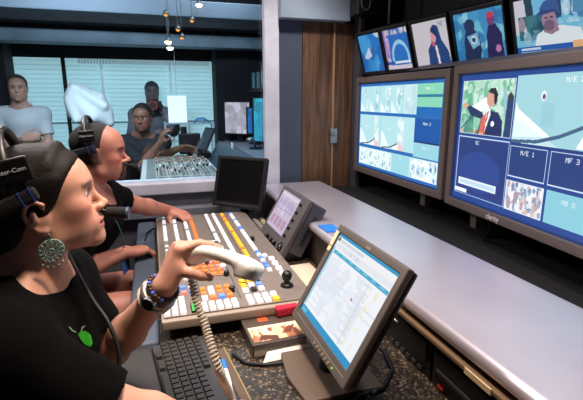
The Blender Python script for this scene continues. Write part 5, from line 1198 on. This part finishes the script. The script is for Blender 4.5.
# ------------------------------------------------------------------ behind the glass
def simple_person(label, eye_px, Y, yaw, pitch, J, skin, b, shirt_m, trou_m, hair, sleeve=(.6, .6), stand=True, h=.009, shirtname='shirt', hands=None, k=1.0, hair_m=None):
    R_ = axes(yaw, pitch); H = Head((0, 0, 0), R_, k); H.o = atY(eye_px[0], eye_px[1], Y)-R_@np.array([.05, 0, 0])
    Jn = {q: np.array(v, float) for q, v in J(H).items()}; Fg = Fig(Jn, b)
    t = thing('person', label, 'person', (Jn['PE'][0], Jn['PE'][1], 0))
    P = np.array(list(Jn.values())+[H.o]); V = Vol(P.min(0)-.2, P.max(0)+.2, h)
    H.skin(V); neck(V, H, Jn['NB'], .054); Fg.torso(V); Fg.arm(V, 'L'); Fg.arm(V, 'R'); Fg.legs(V)
    for q, (f_, u_2, n_) in (hands or {}).items(): hand(V, Jn['W'+q], f_, u_2, n_, [(.4, .6, .4)]*4, [(.6, .7, .3), (.8, .4, .4), (.9, .2, .3)], 1.0, k=.006)
    V.build('body', skinmat('skin_'+label.split()[1]) , t, skincol(H, skin, lips=[v*.8 for v in skin], brow=[v*.35 for v in skin], scalp=None))
    H.eyes(t, m_eye, m_iris_d, m_pupil)
    V = Vol(P.min(0)-.22, P.max(0)+.2, h*1.1); Fg.torso(V, .014)
    for q, s_ in zip('RL', sleeve): Fg.arm(V, q, .014, s_) if s_ < 1 else Fg.arm(V, q, .014)
    if sleeve[0] >= 1:
        for q in 'RL': V.cutlocal(Jn['W'+q]-nrm(Jn['W'+q]-Jn['E'+q])*.02, Jn['W'+q]-Jn['E'+q], Jn['W'+q]+nrm(Jn['W'+q]-Jn['E'+q])*.06, .09)
    nd = nrm(H.p(0, 0, -.05)-Jn['NB']); V.cutlocal(Jn['NB']+nd*.02, nd, Jn['NB']+nd*.09, .13)
    V.build(shirtname, shirt_m, t); Fg.trousers(trou_m, t, .018); Fg.shoes(m_rubber, t, R_[:, 0]*[1, 1, 0])
    V = Vol(H.o-.17, H.o+.19, .008); H.ell(V, (-.014, 0, .040), (.107, .083, .088), 0); H.ell(V, hair[0], hair[1], .006, 's'); H.ell(V, (-.02, 0, -.09), (.13, .12, .075), .004, 's')
    V.build('hair', hair_m or mat('black_hair', (18, 15, 15), .7, bump=.6, bscale=200), t); return t, H, Fg
def v3(*a): return np.array(a, float)
# seated man in dark uniform, facing the camera side, both forearms over the mixing desk
def Ju(H):
    NB = H.o+v3(-.02, .05, -.185)
    return dict(NB=NB, CH=NB+v3(0, .05, -.15), WA=NB+v3(0, .12, -.32), PE=NB+v3(0, .18, -.50), SR=NB+v3(-.20, .02, -.06), SL=NB+v3(.19, .0, -.06),
                ER=atY(143, 166, 4.16), EL=atY(158, 158, 4.26), WR=atY(160, 143, 4.10), WL=atY(180, 148, 4.18), HR=NB+v3(-.1, .14, -.53), HL=NB+v3(.1, .14, -.53), KR=NB+v3(-.22, -.28, -.56), KL=NB+v3(-.02, -.32, -.56), AR=NB*v3(1, 1, 0)+v3(-.22, -.25, .09), AL=NB*v3(1, 1, 0)+v3(-.02, -.30, .09))
def seat_h(J): return J
tu, Hu, Fu = simple_person('seated man in dark uniform shirt leaning over the mixing desk behind glass', (141, 118), 4.36, -PI/2-.25, -.05, Ju, (122, 84, 68), 1.02, mat('dark_uniform_cloth', (20, 23, 32), .85, bump=.3, bscale=60), mat('dark_trousers', (28, 28, 34), .85),
              ((.105, 0, -.03), (.10, .16, .128)), (.93, .8), hands={'R': ((.35, -.2, .9), (.3, -.9, -.3), (.8, .3, -.2)), 'L': ((.95, -.2, -.05), (0, -.6, .8), (.0, -.8, -.6))}, shirtname='uniform_shirt', k=1.06)
# the shirt's small chest patch
pt = MB().box(-.03, .03, -.018, .018, 0, .004, frame(Fu.J['CH']+v3(.085, -.128, .06), (1, 0, 0), (0, 0, 1), (0, -1, 0))).build('chest_patch', mat('pale_patch', (126, 136, 158), .6), tu)
t_stool = thing('stool', 'dark stool under the seated man in uniform behind the glass', 'stool', (Fu.J['PE'][0], Fu.J['PE'][1], 0))
sz = Fu.J['PE'][2]-.145
MB().cyl(v3(Fu.J['PE'][0], Fu.J['PE'][1], sz-.05), v3(Fu.J['PE'][0], Fu.J['PE'][1], sz), .18, n=24).build('seat', m_plastic2, t_stool, bevel=.008)
MB().cyl(v3(Fu.J['PE'][0], Fu.J['PE'][1], .02), v3(Fu.J['PE'][0], Fu.J['PE'][1], sz-.05), .03).build('column', m_steel, t_stool); MB().cyl(v3(Fu.J['PE'][0], Fu.J['PE'][1], 0), v3(Fu.J['PE'][0], Fu.J['PE'][1], .025), .2, n=24).build('base', m_plastic, t_stool)
# standing man in white polo, arms folded
def stand(H, w=.2, aw=None):
    NB = H.o+v3(0, .035, -.19); g = lambda x, z: v3(H.o[0]+x, H.o[1]+.04, z)
    return dict(NB=NB, CH=NB+v3(0, .02, -.15), WA=NB+v3(0, .03, -.34), PE=NB+v3(0, .03, -.52), SR=NB+v3(-w, .02, -.055), SL=NB+v3(w, .02, -.055), HR=NB+v3(-.10, .03, -.58), HL=NB+v3(.10, .03, -.58), KR=g(-.11, .50), KL=g(.11, .50), AR=g(-.12, .09), AL=g(.12, .09))
def Jp(H):
    J = stand(H, .172); NB = J['NB']; J.update(ER=NB+v3(-.21, -.04, -.34), EL=NB+v3(.21, -.04, -.33), WR=NB+v3(.03, -.20, -.27), WL=NB+v3(-.02, -.18, -.345)); return J
tp, Hp, Fp = simple_person('standing man in white polo shirt with folded arms behind the glass', (17, 88), 4.80, -PI/2+.12, 0, Jp, (206, 158, 138), .94, mat('white_polo_cloth', (214, 218, 224), .85, bump=.2, bscale=40), mat('charcoal_trousers', (36, 36, 42), .85),
              ((.10, 0, -.02), (.10, .16, .128)), (.72, .72), hands={'R': ((.96, -.1, .15), (0, .2, 1), (0, 1, 0)), 'L': ((-.96, .1, .1), (0, .2, 1), (0, 1, 0))}, shirtname='polo_shirt', hair_m=mat('short_brown_hair', (78, 60, 52), .7, bump=.6, bscale=200))
MB().tube([Fp.J['NB']+v3(.075*math.cos(a), .02+.07*math.sin(a), .035-.02*(math.sin(a) < -.5)) for a in np.linspace(0, 2*PI, 22, endpoint=False)], .014, 8, closed=True, flat=1.5).build('collar', MATS['white_polo_cloth'], tp, smooth=True)
# the photographer's reflection in the glass, built as a solid figure with camera
def Jc(H):
    J = stand(H, .19); NB = J['NB']; J.update(ER=NB+v3(-.25, -.05, -.30), EL=NB+v3(.20, -.10, -.24), WR=NB+v3(-.06, -.17, -.05), WL=NB+v3(.11, -.16, -.03)); return J
tc_, Hc, Fc = simple_person('grey figure standing in for the reflected photographer, holding up a black camera', (152, 92), 5.14, -PI/2, -.02, Jc, (112, 104, 108), .98, mat('reflected_mid_grey_cloth', (112, 116, 128), .85), mat('reflected_dark_grey_trousers', (60, 64, 72), .85),
              ((.10, 0, -.05), (.09, .12, .12)), (1, 1), hands={'R': ((.5, -.1, .8), (.8, 0, -.5), (0, 1, 0)), 'L': ((-.5, -.1, .8), (-.8, 0, -.5), (0, 1, 0))}, k=.92, h=.011, hair_m=mat('reflected_grey_brown_hair', (66, 64, 70), .8))
V = Vol(Fc.J['SL']-.22, Fc.J['SL']+.22, .011); Fc.arm(V, 'L', .026, .95); V.cone(Fc.J['SL']+v3(0, -.05, -.02), Fc.J['EL']+v3(.0, -.05, -.05), .05, .065, .03); V.build('reflected_dark_sleeve', mat('reflected_black_sleeve', (22, 22, 27), .85), tc_)
cc = Fc.J['NB']+v3(.02, -.20, .05); cm = thing('reflected_camera', 'black camera with a red ringed lens held by the grey figure of the reflection', 'camera', cc)
MB().box(cc[0]-.07, cc[0]+.07, cc[1]-.03, cc[1]+.03, cc[2]-.045, cc[2]+.045).box(cc[0]-.03, cc[0]+.03, cc[1]-.02, cc[1]+.03, cc[2]+.045, cc[2]+.065).build('body', m_plastic, cm, bevel=.008)
ln_ = MB().cyl(cc+v3(-.02, -.03, 0), cc+v3(-.02, -.07, 0), .038, .042, 20).build('lens', m_plastic2, cm); MB().tube([cc+v3(-.02+.042*math.cos(a), -.065, .042*math.sin(a)) for a in np.linspace(0, 2*PI, 20, endpoint=False)], .008, 8, closed=True).build('red_ring', mat('red_ring', (200, 70, 50), .4), ln_, smooth=True)
for o in list(bpy.data.meshes):
    if o.users == 0: bpy.data.meshes.remove(o)
